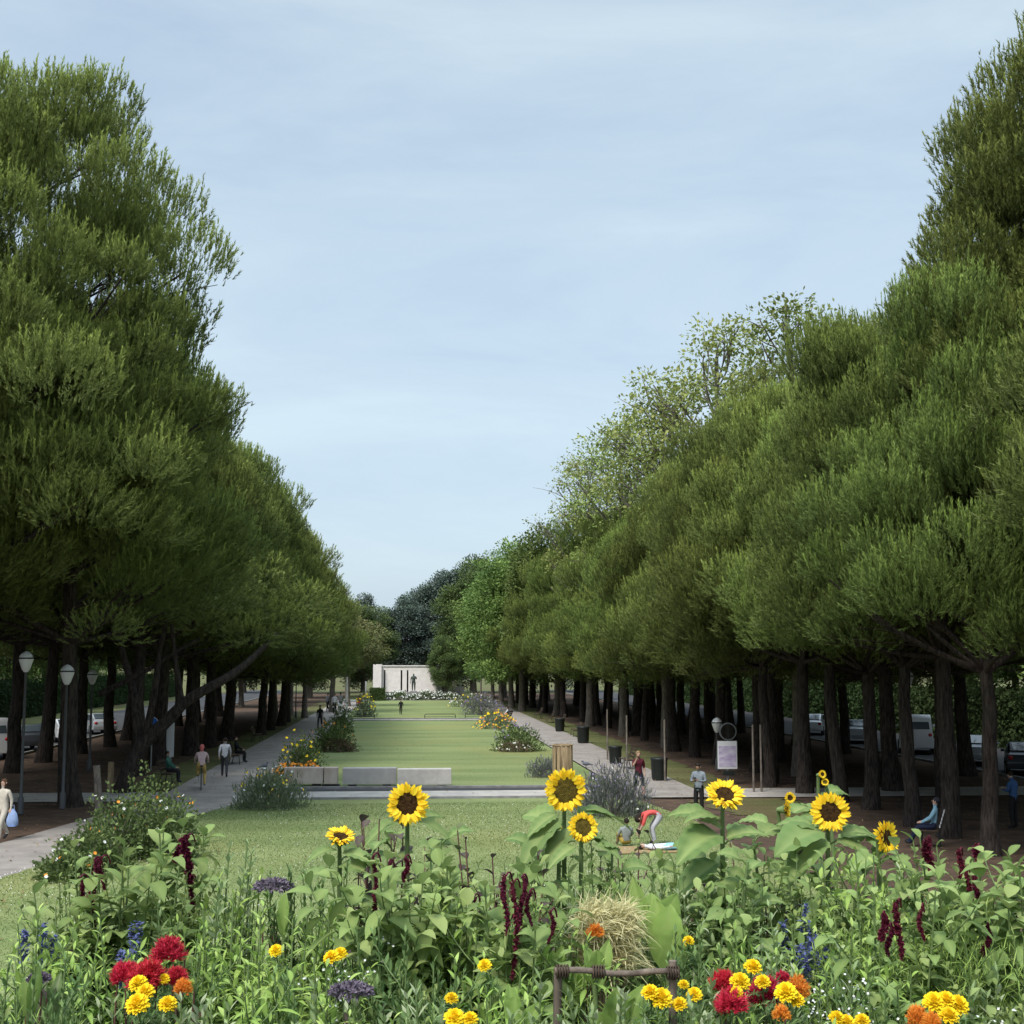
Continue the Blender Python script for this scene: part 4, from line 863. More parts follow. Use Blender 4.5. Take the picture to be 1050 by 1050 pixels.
# posts and poles
def pole(px,pyb,h,rad,mt,l,lean=0,grp=None,cat='post',nm='post'):
    g=gnd(px,pyb); mb=MB(); tube(mb,[(0,0,0),(lean*.5,0,h*.5),(lean,0,h)],[rad,rad*.95,rad*.85],8); o=mb.obj(nm,mt); tag(o,l,cat,grp); o.location=(g.x,g.y,0); return o
pole(355.5,731,3.6,.09,M['wmetal'],'slim white pole behind the group on the left path',nm='pole',cat='pole')
pole(375,719,2.6,.12,M['wmetal'],'white post left of the memorial building')
pole(472,717,2.6,.11,M['wmetal'],'white post right of the memorial building')
pole(493,720,2.8,.12,M['bark_g'],'pale slim trunk-like post under the far right trees')
pole(113,812,1.15,.13,M['wood_l'],'pale yellow bollard post between the left trunks',nm='bollard',cat='bollard')
g_='slim wooden tree stakes along the right verge'
for px,py,l in ((643,792,'slim stake behind the maroon-shirted person'),(682,801,'pale slim stake right of the maroon-shirted person'),(781,812,'grey stake before the right trunks near the poster board'),(773,812,'second grey stake near the poster board'),(623,779,'slim stake by the dark barrel bin')):
    pole(px,py,2.6,.045,M['bark_g'],l,grp=g_,cat='stake',nm='tree_stake')
pole(102,842,1.75,.13,M['bark_g'],'pale bare stump-like trunk rising from the rose bush',lean=-.15,cat='tree stump',nm='tree_stump')
# dark chair at right with seated person
g=gnd(958,868); r=thing('garden_chair','slatted chair under the right-hand pines with a seated person','chair',(g.x,g.y,0),1.15)
mb=MB(); box(mb,(0,.1,.44),(.5,.48,.04),bev=.01); mb.obj('seat',M['wood_d'],r)
mb=MB(); [box(mb,(0,-.17-.03*k,.56+.1*k),(.5,.02,.05)) for k in range(5)]; mb.obj('backrest',M['wsign'],r)
for x in (-.22,.22):
    for y in (-.14,.31): mb=MB(); tube(mb,[(x,y,.43),(x,y*1.1,0)],.018,6); mb.obj('leg',M['dmetal'],r)
J=sit(.45,.1); J['anl']=(-.13,.62,.1); J['anr']=(.13,.66,.1); J['tol']=(-.14,.76,.12); J['tor']=(.14,.8,.12)
person('person in light blue jacket and dark cap seated in the slatted chair on the right',(g.x,g.y,0),1.15,J,('light_blue_jacket',(.20,.36,.46)),('navy_trousers',(.015,.02,.045)),hair=('dark_cap',(.03,.03,.04)))
g=gnd(1040,850); person('person in blue jacket standing by the parked vehicles at the right edge',(g.x,g.y,0),.6,phone(base_pose()),('blue_jacket',(.05,.11,.25)),('black_trousers',(.02,.02,.02)))
g=gnd(172,803); person('person in green top sitting on the bench beyond the rose bush',(g.x,g.y,0),-1.57,sit(.45,.05),('green_top',(.06,.17,.13)),('dark_trousers',(.03,.03,.035)))
BN.location=(g.x-.05,g.y,0)
g=gnd(520,741); person('person in white top sitting at the far right path edge',(g.x,g.y,0),1.2,sit(.45),('white_top',(.65,.66,.7)),('navy_trousers',(.015,.02,.045)))
copy_thing(BN,(g.x,g.y,0),1.2,1,'far dark bench by the right path with a seated person in white')
g=gnd(242,782); person('person in black sitting on the bench beside the white-shirted man',(g.x,g.y,0),-1.57,sit(.45),('black_top',(.015,.015,.018)),('black_trousers',(.02,.02,.02)))
# pigeons on the right path
for (px,py,l,rz) in ((601,787,'grey pigeon on the right path',1.2),(271,789,'grey pigeon on the left path',-.8)):
    mb=MB(); ball(mb,(0,0,.13),(.07,.15,.07),10); ball(mb,(0,.14,.22),(.035,.045,.035),8); tube(mb,[(0,.09,.16),(0,.13,.21)],[.045,.03],7); tube(mb,[(0,-.12,.12),(0,-.27,.09)],[.04,.02],6); tube(mb,[(0,.17,.22),(0,.21,.215)],[.008,.003],4)
    for s in (-1,1): tube(mb,[(s*.03,0,.08),(s*.03,.01,0)],.006,4)
    o=mb.obj('pigeon',cmat('pigeon_grey',(.13,.14,.17))); tag(o,l,'pigeon','pigeons on the paths'); g=gnd(px,py); o.location=(g.x,g.y,0.01); o.rotation_euler=(0,0,rz); o.scale=(1.3,1.3,1.3)
# ---------------------------------------------------------------- cars
def car_proto(colm,van=False):
    r=thing('parked_car','','car')
    if van: prof=[(-2.35,.35),(-2.4,.9),(-2.35,1.2),(-1.5,1.35),(-1.0,2.1),(2.3,2.2),(2.4,2.0),(2.42,.35)]; ww=.95
    else: prof=[(-2.05,.32),(-2.1,.55),(-2.0,.78),(-1.1,.95),(-.45,1.42),(.9,1.47),(1.7,1.05),(2.0,.95),(2.08,.6),(2.05,.32)]; ww=.86
    bm=bmesh.new(); n=len(prof); L_=[];
    for x in (-ww,ww): L_.append([bm.verts.new((x*(.84 if z>1.0 else 1),-y,z)) for y,z in prof])
    bm.faces.new(L_[0]); bm.faces.new(L_[1][::-1])
    for i in range(n): bm.faces.new([L_[0][i],L_[1][i],L_[1][(i+1)%n],L_[0][(i+1)%n]])
    bmesh.ops.recalc_face_normals(bm,faces=bm.faces[:]); bmesh.ops.bevel(bm,geom=bm.edges[:],offset=.06,segments=3,affect='EDGES',profile=.6)
    me=bpy.data.meshes.new('body'); bm.to_mesh(me); bm.free(); me.materials.append(colm)
    for p in me.polygons: p.use_smooth=True
    o=bpy.data.objects.new('body',me); link(o); o.parent=r
    mb=MB(); t=1.42 if not van else 2.0; lo=1.0 if not van else 1.35
    ys=(-.85,-.1,.05,.95) if not van else (-1.3,-.5,-.3,.6)
    for s in (-1,1):
        for (a,b,at_,bt) in ((ys[1]+.05-.75,ys[1],ys[1]-.35,ys[1]),(ys[2],ys[3]+.3,ys[2],ys[3])):
            xl=s*(ww*.965); xt=s*(ww*.865); P=[(xl,-a,lo),(xl,-b,lo),(xt,-bt,t-.06),(xt,-at_,t-.06)]; P2=[(x+s*.02,y,z) for x,y,z in P]
            mb.add(P+P2,[[0,1,2,3],[4,5,6,7],[0,1,5,4],[1,2,6,5],[2,3,7,6],[3,0,4,7]])
    mb.obj('side_windows',M['glass'],r)
    if van: A,B=(1.45,1.40),(1.06,2.02); C1,D_=None,None
    else: A,B=(1.08,1.0),(.52,1.39)
    mb=MB(); P=[(-ww*.8,A[0]+.02,A[1]),(ww*.8,A[0]+.02,A[1]),(ww*.72,B[0]+.02,B[1]),(-ww*.72,B[0]+.02,B[1])]; P2=[(x,y+.03,z+.03) for x,y,z in P]; mb.add(P+P2,[[0,1,2,3],[4,5,6,7],[0,1,5,4],[1,2,6,5],[2,3,7,6],[3,0,4,7]]); mb.obj('windscreen',M['glass'],r)
    yb=(-1.62,-1.0) if not van else (-2.40,-2.36)
    mb=MB(); P=[(-ww*.76,yb[0]-.0,1.10 if not van else 1.4),(ww*.76,yb[0],1.10 if not van else 1.4),(ww*.7,yb[1],1.41 if not van else 1.95),(-ww*.7,yb[1],1.41 if not van else 1.95)]; P2=[(x,y-.03,z+.03) for x,y,z in P]; mb.add(P+P2,[[0,1,2,3],[4,5,6,7],[0,1,5,4],[1,2,6,5],[2,3,7,6],[3,0,4,7]]); mb.obj('rear_window',M['glass'],r)
    for y in (1.3,-1.3):
        for s in (-1,1):
            mb=MB(); lathe(mb,[(.2,-.1),(.31,-.1),(.33,-.06),(.33,.06),(.31,.1),(.2,.1)],sides=20); mb.v=[v[:,[2,0,1]]+np.array([s*(ww-.06),y,.33],dtype=np.float32) for v in mb.v]; o=mb.obj('wheel',M['rubber'],r)
            mb=MB(); lathe(mb,[(.04,-.03),(.2,-.02),(.2,.02),(.04,.03)],sides=14); mb.v=[v[:,[2,0,1]]+np.array([s*(ww+.03),y,.33],dtype=np.float32) for v in mb.v]; mb.obj('rim',M['chrome'],o)
    for s in (-1,1):
        mb=MB(); ball(mb,(s*ww*.72,2.02 if not van else 2.36,.68 if not van else .95),(.17,.08,.09),10); mb.obj('headlight',M['lens'],r)
        mb=MB(); ball(mb,(s*ww*.78,-2.03 if not van else -2.4,.82 if not van else 1.1),(.12,.06,.1),10); mb.obj('tail_light',M['redl'],r)
        mb=MB(); box(mb,(s*(ww+.1),.72 if not van else 1.1,1.0 if not van else 1.45),(.18,.08,.13),bev=.02); mb.obj('mirror',colm,r)
    mb=MB(); box(mb,(0,2.09 if not van else 2.41,.45),(ww*1.7,.08,.14),bev=.02); mb.obj('bumper',M['rubber'],r)
    return r
cm={k:mat('car_paint_'+k,c,.28,.25,spec=.6) for k,c in dict(white=(.62,.63,.64),silver=(.36,.38,.40),dark=(.05,.055,.065),blue=(.07,.13,.2)).items()}
cars={k:(car_proto(cm[k]),[]) for k in cm}; van=(car_proto(cm['white'],True),[])
def put_car(kind,x,y,rz,l):
    pr=van if kind=='van' else cars[kind]
    if kind=='van': pr[0].name='parked_van'
    g_='vehicles parked along the side roads'
    if not pr[1]:
        r=pr[0]; r.location=(x,y,-.05); r.rotation_euler=(0,0,rz); r['label']=l; r['group']=g_; r['category']='van' if kind=='van' else 'car'; pr[1].append(r)
    else: pr[1].append(copy_thing(pr[0],(x,y,-.05),rz,None,l,g_))
put_car('white',-21.8,58,.5,'white car parked behind the trunks at the left edge')
put_car('silver',-22.0,63.5,.5,'silver car parked beside the white one behind the left trunks')
put_car('blue',-22.4,69,.5,'dark blue car parked behind the lamp post on the left')
put_car('van',-22.6,76,.45,'white van parked behind the left trunks near the blue sign')
put_car('dark',-22.4,83,.5,'dark car parked behind the leaning forked pine')
put_car('white',-22.4,92,.5,'white car parked beyond the white panel on the left')
put_car('silver',-22.4,102,.5,'silver car parked farther along the left road')
put_car('dark',28.5,62,-.4,'dark car parked behind the seated person on the right')
put_car('silver',28.8,68,-.4,'silver car parked behind the right-hand trunks')
put_car('van',29,77,-.35,'white van parked behind the right trunks left of the seated person')
put_car('white',28.8,55,-.4,'white car parked behind the trunks at the right edge')
put_car('silver',29,87,-.4,'silver car parked behind the right trunks near the poster board')
put_car('white',29,97,-.4,'white car parked farther along the right road')
put_car('dark',28.8,48.5,-.4,'dark car nearest the right edge of the picture')
# ---------------------------------------------------------------- shrubs along the lawn
M['rose']=leafmat('rose_leaves',(0.040,0.070,0.025),(0.11,0.165,0.055),(0.2,0.25,0.09),objvar=.1)
M['greyleaf']=leafmat('grey_green_leaves',(0.083,0.116,0.061),(0.176,0.220,0.121),(0.220,0.253,0.165),objvar=.1)
M['lav']=leafmat('lavender_leaves',(0.083,0.105,0.072),(0.165,0.187,0.132),(0.220,0.198,0.264),objvar=.1)
M['f_yel']=leafmat('yellow_petals',(0.84, 0.55, 0.01),(0.9, 0.68, 0.02),(0.9, 0.7, 0.03),trans=.2,objvar=.06)
M['f_or']=leafmat('orange_petals',(0.75,0.22,0.03),(0.85,0.38,0.06),trans=.2,objvar=.06)
M['f_red']=leafmat('red_petals',(0.42,0.012,0.03),(0.62,0.025,0.07),(.7,.08,.12),trans=.15,objvar=.1)
M['f_wht']=leafmat('white_petals_small',(0.55,0.55,0.52),(0.75,0.75,0.7),trans=.15,objvar=.05)
M['f_pur']=leafmat('purple_petals',(0.14,0.11,0.22),(0.26,0.20,0.36),trans=.15,objvar=.1)
M['f_blu']=leafmat('blue_spikes',(0.05,0.06,0.15),(0.12,0.14,0.30),trans=.15,objvar=.1)
M['f_mar']=leafmat('amaranth_tassel',(0.060,0.008,0.018),(0.14,0.016,0.036),(0.24,.05,.07),trans=.08,objvar=.12)
def small_flowers(mb,P,r,rng,k=6):
    n=len(P); a=rng.normal(0,.5,(n,3))+np.array([0,-.6,.8]); A=nz(a); u,v=perp(A,rng)
    for i in range(k):
        t=2*math.pi*i/k; D=u*math.cos(t)+v*math.sin(t)+A*.25
        leaves(mb,P,D,A,r,r*.8,'petal',.05,.1,rnd=rng.random(n))
def shrub(name,label,loc,rx_,ry_,h,nl,leaf,lw,prof,lm,fl=(),seed=1,spiky=.0,group=None,cat='shrub',stems=14,lumpy=.35):
    rng=np.random.default_rng(seed); r=thing(name,label,cat,loc,0,group); mb=MB()
    d=dirs(nl,rng,-.1,.8); k=np.array([1+lumpy*mnoise.noise(Vector((float(q[0])*2.2+seed,float(q[1])*2.2,float(q[2])*2.2))) for q in d])*rng.uniform(.45,1.05,nl)
    P=d*k[:,None]*np.array([rx_,ry_,h]); P[:,2]=np.maximum(P[:,2],.02)
    D=nz(d*(1-spiky)+np.array([0,0,.3+spiky])+rng.normal(0,.45*(1-spiky*.6),(nl,3)))
    leaves(mb,P,D,rng.normal(0,.6,(nl,3))+np.array([0,0,1]),leaf*rng.uniform(.6,1.3,nl),lw,prof,.15,.2,rnd=np.clip(rng.normal(.5,.25,nl),0,1),tip=(rng.random(nl)<.15)*1.0)
    mb.obj('foliage',lm,r); mt=MB()
    for i in range(stems):
        q=d[rng.integers(nl)]*np.array([rx_,ry_,h])*rng.uniform(.6,.95); tube(mt,bez((q[0]*.15,q[1]*.15,0),(q[0]*.5,q[1]*.5,q[2]*.7),q,5),np.linspace(.02,.006,5)*max(1,h),4,cap=False)
    mt.obj('stem',M['bark_g'],r)
    for (mt_,n,sz,zb,nm) in fl:
        mf=MB(); dd=dirs(n,rng,zb,.8); kk=np.array([1+lumpy*mnoise.noise(Vector((float(q[0])*2.2+seed,float(q[1])*2.2,float(q[2])*2.2))) for q in dd])
        small_flowers(mf,dd*kk[:,None]*np.array([rx_,ry_,h])*1.04,sz,rng); mf.obj(nm,M[mt_],r)
    return r
def S(px,py): g=gnd(px,py); return (g.x,g.y,0)
shrub('shrub','rounded grey-green bush with yellow-white flowers on the near lawn left of the blocks',S(275,829),1.35,1.1,1.25,2600,.22,.035,'blade',M['greyleaf'],[('f_yel',26,.05,.3,'blossoms'),('f_wht',26,.05,.3,'blossoms')],3,.6)
shrub('lavender_bush','large lavender-grey bush at the right corner of the lawn crossing',S(628,836),1.35,1.2,1.5,3000,.26,.03,'blade',M['lav'],[('f_wht',12,.05,.0,'blossoms'),('f_pur',70,.035,.4,'blossoms')],4,.7)
shrub('lavender_bush','low grey-green bush left of the slatted tree guard',S(560,797),.95,.8,.8,1300,.2,.03,'blade',M['lav'],[('f_pur',20,.03,.4,'blossoms')],6,.6)
g_='flower bushes along the left edge of the far lawn'
shrub('flower_bush','flower bush with orange blooms at its foot behind the leftmost block',S(309,793),1.0,1.3,1.7,1500,.16,.06,'oval',M['rose'],[('f_yel',26,.08,.2,'blossoms')],7,.3,g_,lumpy=.5)
shrub('flower_bush','low mound of orange and pink flowers behind the leftmost block',S(308,795),1.2,.7,.55,700,.12,.05,'oval',M['rose'],[('f_or',120,.09,-.1,'blossoms'),('f_wht',20,.06,.1,'blossoms')],8,.1,g_)
shrub('shrub','dark brown-green bush beside the left path beyond the blocks',S(341,770),1.35,1.6,1.55,1700,.2,.07,'oval',M['broad_d'],[('f_or',14,.06,.2,'blossoms')],9,.2,g_)
shrub('shrub','low russet mound in front of the dark brown-green bush',S(345,771),1.4,.8,.7,900,.16,.06,'oval',M['broad_r'],[],10,.1,g_)
shrub('flower_bush','tall narrow green bush with white flowers along the left lawn edge',S(350,752),.9,1.4,2.1,1500,.2,.06,'lance',M['rose'],[('f_wht',40,.09,.2,'blossoms')],11,.4,g_)
shrub('flower_bush','small green bush with yellow flowers at the left end of the lawn crossing',S(374,735),1.1,1.5,2.1,1300,.22,.07,'lance',M['greyleaf'],[('f_yel',40,.10,.2,'blossoms')],12,.3,g_)
g_='flower bushes along the right edge of the far lawn'
shrub('shrub','dark rounded bush with a russet foot on the right lawn edge',S(531,770),1.5,1.5,1.5,1900,.18,.06,'oval',M['rose'],[('f_pur',30,.06,.2,'blossoms')],13,.2,g_)
shrub('flower_bush','low pale-flowered mound before the dark rounded right bush',S(529,771),1.1,.7,.6,700,.12,.05,'oval',M['broad_r'],[('f_wht',30,.06,.1,'blossoms')],14,.1,g_)
shrub('flower_bush','yellow-orange flowering bush farther up the right lawn edge',S(509,747),1.5,1.6,1.25,1400,.18,.06,'oval',M['greyleaf'],[('f_or',60,.09,.0,'blossoms'),('f_yel',50,.09,0,'blossoms')],15,.2,g_)
shrub('lavender_bush','greyish purple bush near the far right corner of the lawn',S(494,733),2.2,2.2,1.9,2000,.25,.05,'lance',M['lav'],[('f_pur',60,.08,.2,'blossoms')],16,.4,g_)
shrub('flower_bush','low green bush with pale and yellow flowers at the far right lawn end',S(484,725),2.6,2,1.5,1500,.25,.07,'lance',M['greyleaf'],[('f_wht',50,.12,.1,'blossoms'),('f_yel',16,.12,-.1,'blossoms')],17,.3,g_)
g_='shrubs round the statue before the memorial building'
for i,(px,w_,h_,mm,l) in enumerate(((398,1.3,1.0,'greyleaf','leftmost low pale-green shrub before the memorial building'),(410,1.2,1.3,'rose','second low shrub left of the statue'),(424,1.1,.8,'greyleaf','rounded shrub at the foot of the statue'),(437,1.3,1.25,'rose','low shrub just right of the statue'),(450,1.2,1.1,'greyleaf','grey-green shrub right of the statue'),(463,1.2,1.0,'rose','shrub at the right end of the flower bed before the building'))):
    g=atY(px,717,187.3); shrub('shrub',l,(g.x,187.3,0),w_,.9,h_,700,.25,.09,'lance',M[mm],[('f_wht',60,.12,.1,'blossoms')],30+i,.2,g_)
g=gnd(387,718.5); r=thing('hedge','square clipped dark hedge left of the memorial building','hedge',(g.x,g.y,0)); mb=MB(); rng=np.random.default_rng(3); box(mb,(0,.5,.8),(2.0,1.0,1.6),rnd=.2); n=1500; P=np.stack([rng.uniform(-1.05,1.05,n),rng.uniform(-.05,1.05,n),rng.uniform(0,1.7,n)],-1); e=rng.random(n); P[:,1]=np.where(e<.5,-.03,P[:,1]); P[:,2]=np.where(e>.75,1.63,P[:,2]); leaves(mb,P,rng.normal(size=(n,3)),rng.normal(size=(n,3)),.16,.1,'oval',0,.1,rnd=rng.random(n)); mb.obj('foliage',M['rose'],r)
# statue
g=atY(424,716.5,188.3); zt=atY(424,690.5,188).z; r=thing('statue','dark bronze standing statue on a stone pedestal before the memorial building','statue',(g.x,g.y-.3,0),pi)
mb=MB(); box(mb,(0,0,.62),(1.0,1.0,1.25),bev=.04); box(mb,(0,0,.12),(1.4,1.4,.26),bev=.03); mb.obj('pedestal',M['stone_g'],r)
J=base_pose(); J['ell']=(-.26,.05,1.16); J['wrl']=(-.14,.22,1.2); J['hal']=(-.1,.26,1.22)
tmp=person('tmp',(0,0,0),0,J,('bz',(.07,.09,.08)),('bz2',(.07,.09,.08)))
for ch in list(tmp.children):
    if ch.name.startswith('body'):
        ch.name='figure'; ch.parent=r; ch.location=(0,0,1.24); k=(zt-1.24)/1.7; ch.scale=(k*1.1,k*1.1,k)
        for i in range(len(ch.data.materials)): ch.data.materials[i]=M['bronze']
    else: bpy.data.objects.remove(ch)
REG.remove(tmp); bpy.data.objects.remove(tmp)
# rose bushes at the left
g_='rose bushes beside the left path'
for i,(px,py,w_,h_,l) in enumerate(((92,893,.95,.95,'low rose bush with the pale stump rising from it, nearest the left path'),(120,880,1.05,1.35,'tall dark rose bush between the low one and the lawn'),(150,868,1.05,1.5,'tallest loose rose bush below the leaning pine'),(172,880,.8,1.25,'rose bush nearest the lawn edge, under the cyclist'),(70,900,.6,.5,'small low rose shoots spilling over the path edge'))):
    shrub('rose_bush',l,S(px,py),w_*1.1,.85,h_*1.15,2300,.10,.07,'oval',M['rose'],[('f_or',5,.05,.1,'blossoms'),('f_wht',5,.05,.2,'blossoms')],50+i,.15,g_,stems=26,lumpy=.6)
# ---------------------------------------------------------------- foreground flower bed
M['sf_leaf']=leafmat('sunflower_leaves',(0.085, 0.15, 0.042),(0.185, 0.275, 0.088),(0.27, 0.34, 0.12),trans=.3,objvar=.12)
M['am_leaf']=leafmat('amaranth_leaves',(0.085, 0.138, 0.036),(0.24, 0.34, 0.105),(0.3, 0.37, 0.13),trans=.3,objvar=.1)
M['br_leaf']=leafmat('bright_leaves',(0.15, 0.26, 0.042),(0.32, 0.46, 0.105),(0.4, 0.52, 0.15),trans=.3,objvar=.1)
M['bl_leaf']=leafmat('balsam_leaves',(0.1, 0.17, 0.05),(0.25, 0.35, 0.13),(0.42, 0.47, 0.28),trans=.3,objvar=.1)
M['dk_leaf']=leafmat('dark_green_leaves',(0.043,0.086,0.029),(0.108,0.179,0.057),(0.172,0.259,0.086),trans=.2,objvar=.1)
M['pu_leaf']=leafmat('purple_leaves',(0.039,0.022,0.031),(0.105,0.061,0.072),(0.132,0.154,0.066),trans=.2,objvar=.1)
M['canna']=leafmat('canna_leaves',(0.172,0.276,0.063),(0.287,0.414,0.109),(0.345,0.460,0.138),trans=.35,objvar=.1)
M['grn_stem']=mat('green_stems',(0.14,0.20,0.07),.6,noise=.3,nscale=12)
M['red_stem']=mat('reddish_stems',(0.13,0.06,0.05),.6,noise=.3,nscale=12)
M['sf_disc']=mat('sunflower_disc',(0.10,0.055,0.018),.9,spec=.1,col2=(0.035,0.016,0.008),nscale=60,bump=.8,coords='Object')
M['sf_disc_g']=mat('sunflower_disc_olive',(0.20,0.15,0.03),.9,spec=.1,col2=(0.09,0.065,0.015),nscale=60,bump=.8)
M['sf_pet']=leafmat('sunflower_petals',(0.78,0.44,0.012),(0.90,0.62,0.02),(0.93,0.72,0.05),trans=.25,objvar=.04)
M['straw']=leafmat('straw',(0.48,0.43,0.22),(0.74,0.67,0.38),(.62,.6,.35),trans=.2,objvar=0)
def stemmed(name,label,cat,loc,group,seed,h,spread,ns,per,leaf,lw,prof,lm,sm,droop=.35,ang=.55,top=.0,z0=.15,whorl=False,sr=.008,tipf=.15,curve=.25,shrink=.45,fold=.25,wave=0,branch=0):
    rng=np.random.default_rng(seed); r=thing(name,label,cat,loc,0,group); ms=MB(); ml=MB(); tips=[]
    P=[];D=[];Ls=[];R=[];T=[]
    paths=[]
    for i in range(ns):
        a=rng.uniform(0,6.283); rr_=spread*math.sqrt(rng.random()); hh=h*rng.uniform(.72,1.0) if i else h
        tp=np.array([rr_*math.cos(a),rr_*math.sin(a),hh]); b0=np.array([tp[0]*.25,tp[1]*.25,-.03]); mid=(b0+tp)/2+np.array([tp[0]*curve,tp[1]*curve,-.0])+rng.normal(0,.02,3)
        paths.append((bez(b0,mid,tp,9),1.0))
        for _ in range(branch):
            p=paths[-1][0] if paths[-1][1]==1.0 else None
            if p is None: break
            j=rng.integers(3,7); s=p[j]; aa=rng.uniform(0,6.28); l=h*rng.uniform(.2,.4)
            e=s+np.array([math.cos(aa)*l*.6,math.sin(aa)*l*.6,l*.7]); paths.insert(0,(bez(s,(s+e)/2+np.array([math.cos(aa)*l*.15,math.sin(aa)*l*.15,-.02]),e,7),.6))
    for p,k in paths:
        tube(ms,p,np.linspace(sr*k,sr*.45*k,len(p)),5,cap=False); n=max(3,int(per*(1 if k==1 else .45))); t=np.linspace(z0 if k==1 else .1,1,n)
        tips.append(p[-1]); a0=rng.uniform(0,6.28)
        for q,tt in enumerate(t):
            x=tt*(len(p)-1); j=min(int(x),len(p)-2); c=p[j]+(p[j+1]-p[j])*(x-j); ax=nz(p[j+1]-p[j])
            m=3 if whorl else 1
            for w_ in range(m):
                az=a0+q*2.4+w_*2.094+rng.normal(0,.2); u=np.cross(ax,[0,1,0.01]); u=u/np.linalg.norm(u); v=np.cross(ax,u); up=ang+(1-ang)*.75*tt**3
                d=(u*math.cos(az)+v*math.sin(az))*(1-up*.6)+ax*up
                P.append(c);D.append(d);Ls.append(leaf*(1-shrink*tt**2)*rng.uniform(.75,1.15));R.append(np.clip(rng.normal(.35+.4*tt,.18),0,1));T.append(1.0 if rng.random()<tipf*tt*2 else 0.0)
    P=np.array(P);Ls=np.array(Ls)
    leaves(ml,P,np.array(D),np.array([0,0,1.])+rng.normal(0,.15,P.shape),Ls,Ls*lw,prof,droop*rng.uniform(.5,1.3,len(P)),fold,rnd=np.array(R),tip=np.array(T),wave=wave,rng=rng)
    ms.obj('stem',sm,r); ml.obj('foliage',lm,r); return r,tips,rng
def place(px,py,Yv,h=None):
    if 855<py<975: py-=9
    return place0(px,py,Yv)
def place0(px,py,Yv):   # plant whose top stands at pixel (px,py) at depth Yv; returns base and height
    p=atY(px,py,Yv); g=G(p.x,Yv); return (p.x,Yv,g+.02),p.z-g-.02
def tassel(mb,p,rng,r=.016):
    p=np.asarray(p); n=len(p)
    for i in range(n-1):
        for k in range(3):
            c=p[i]+(p[i+1]-p[i])*k/3; rr_=r*(0.55+.65*math.sin(math.pi*min(1,(i+k/3)/(n-1)*.8+.12)))*rng.uniform(.8,1.25)
            m=9; dd=dirs(m,rng,-1); needles(mb,np.repeat(c[None],m,0)+dd*rr_*.3,dd,np.full(m,rr_*.5),4,rr_*.9,rr_*.9,fwd=1,out=.6,rng=rng,rnd=rng.random(m))
    tube(mb,p,np.linspace(r*.7,r*.45,n),6,rnd=.3,noise=.3,rng=rng)
def amaranth(px,py,Yv,label,seed,tas,leafm='am_leaf',spread=.28,ns=6,leaf=.18,per=20,group='love-lies-bleeding plants with red tassels',tm='f_mar',h=None):
    loc,hh=place(px,py,Yv); r,tips,rng=stemmed('amaranth',label,'amaranth',loc,group,seed,hh,spread,ns,per,leaf,.5,'oval',M[leafm],M['grn_stem'] if leafm!='pu_leaf' else M['red_stem'],droop=.5,ang=.25,sr=.008,curve=.15,branch=2,z0=.12,fold=.3,shrink=.3)
    for (tx,ty0,ty1,dy,rad) in tas:
        dy-=.12; a=np.array(atY(tx,ty0,Yv+dy))-np.array(loc); b=np.array(atY(tx+rng.uniform(-2,2),ty1,Yv+dy-.03))-np.array(loc)
        s=min(tips,key=lambda t:np.linalg.norm(t[:2]-a[:2])+abs(t[2]-a[2])); mb=MB()
        arch=bez(s,(s*.4+a*.6)+np.array([0,0,.07]),a,5)
        hang=np.array([a+(b-a)*t+np.array([.012*math.sin(t*5+tx),0,0]) for t in np.linspace(0,1,9)])
        tube(mb,bez(a+np.array([.03,.05,-.03]),a+np.array([.02,.03,.035]),a,5),.004,5,cap=False); tassel(mb,hang,rng,rad*.72); mb.obj('tassel',M[tm],r)
    return r
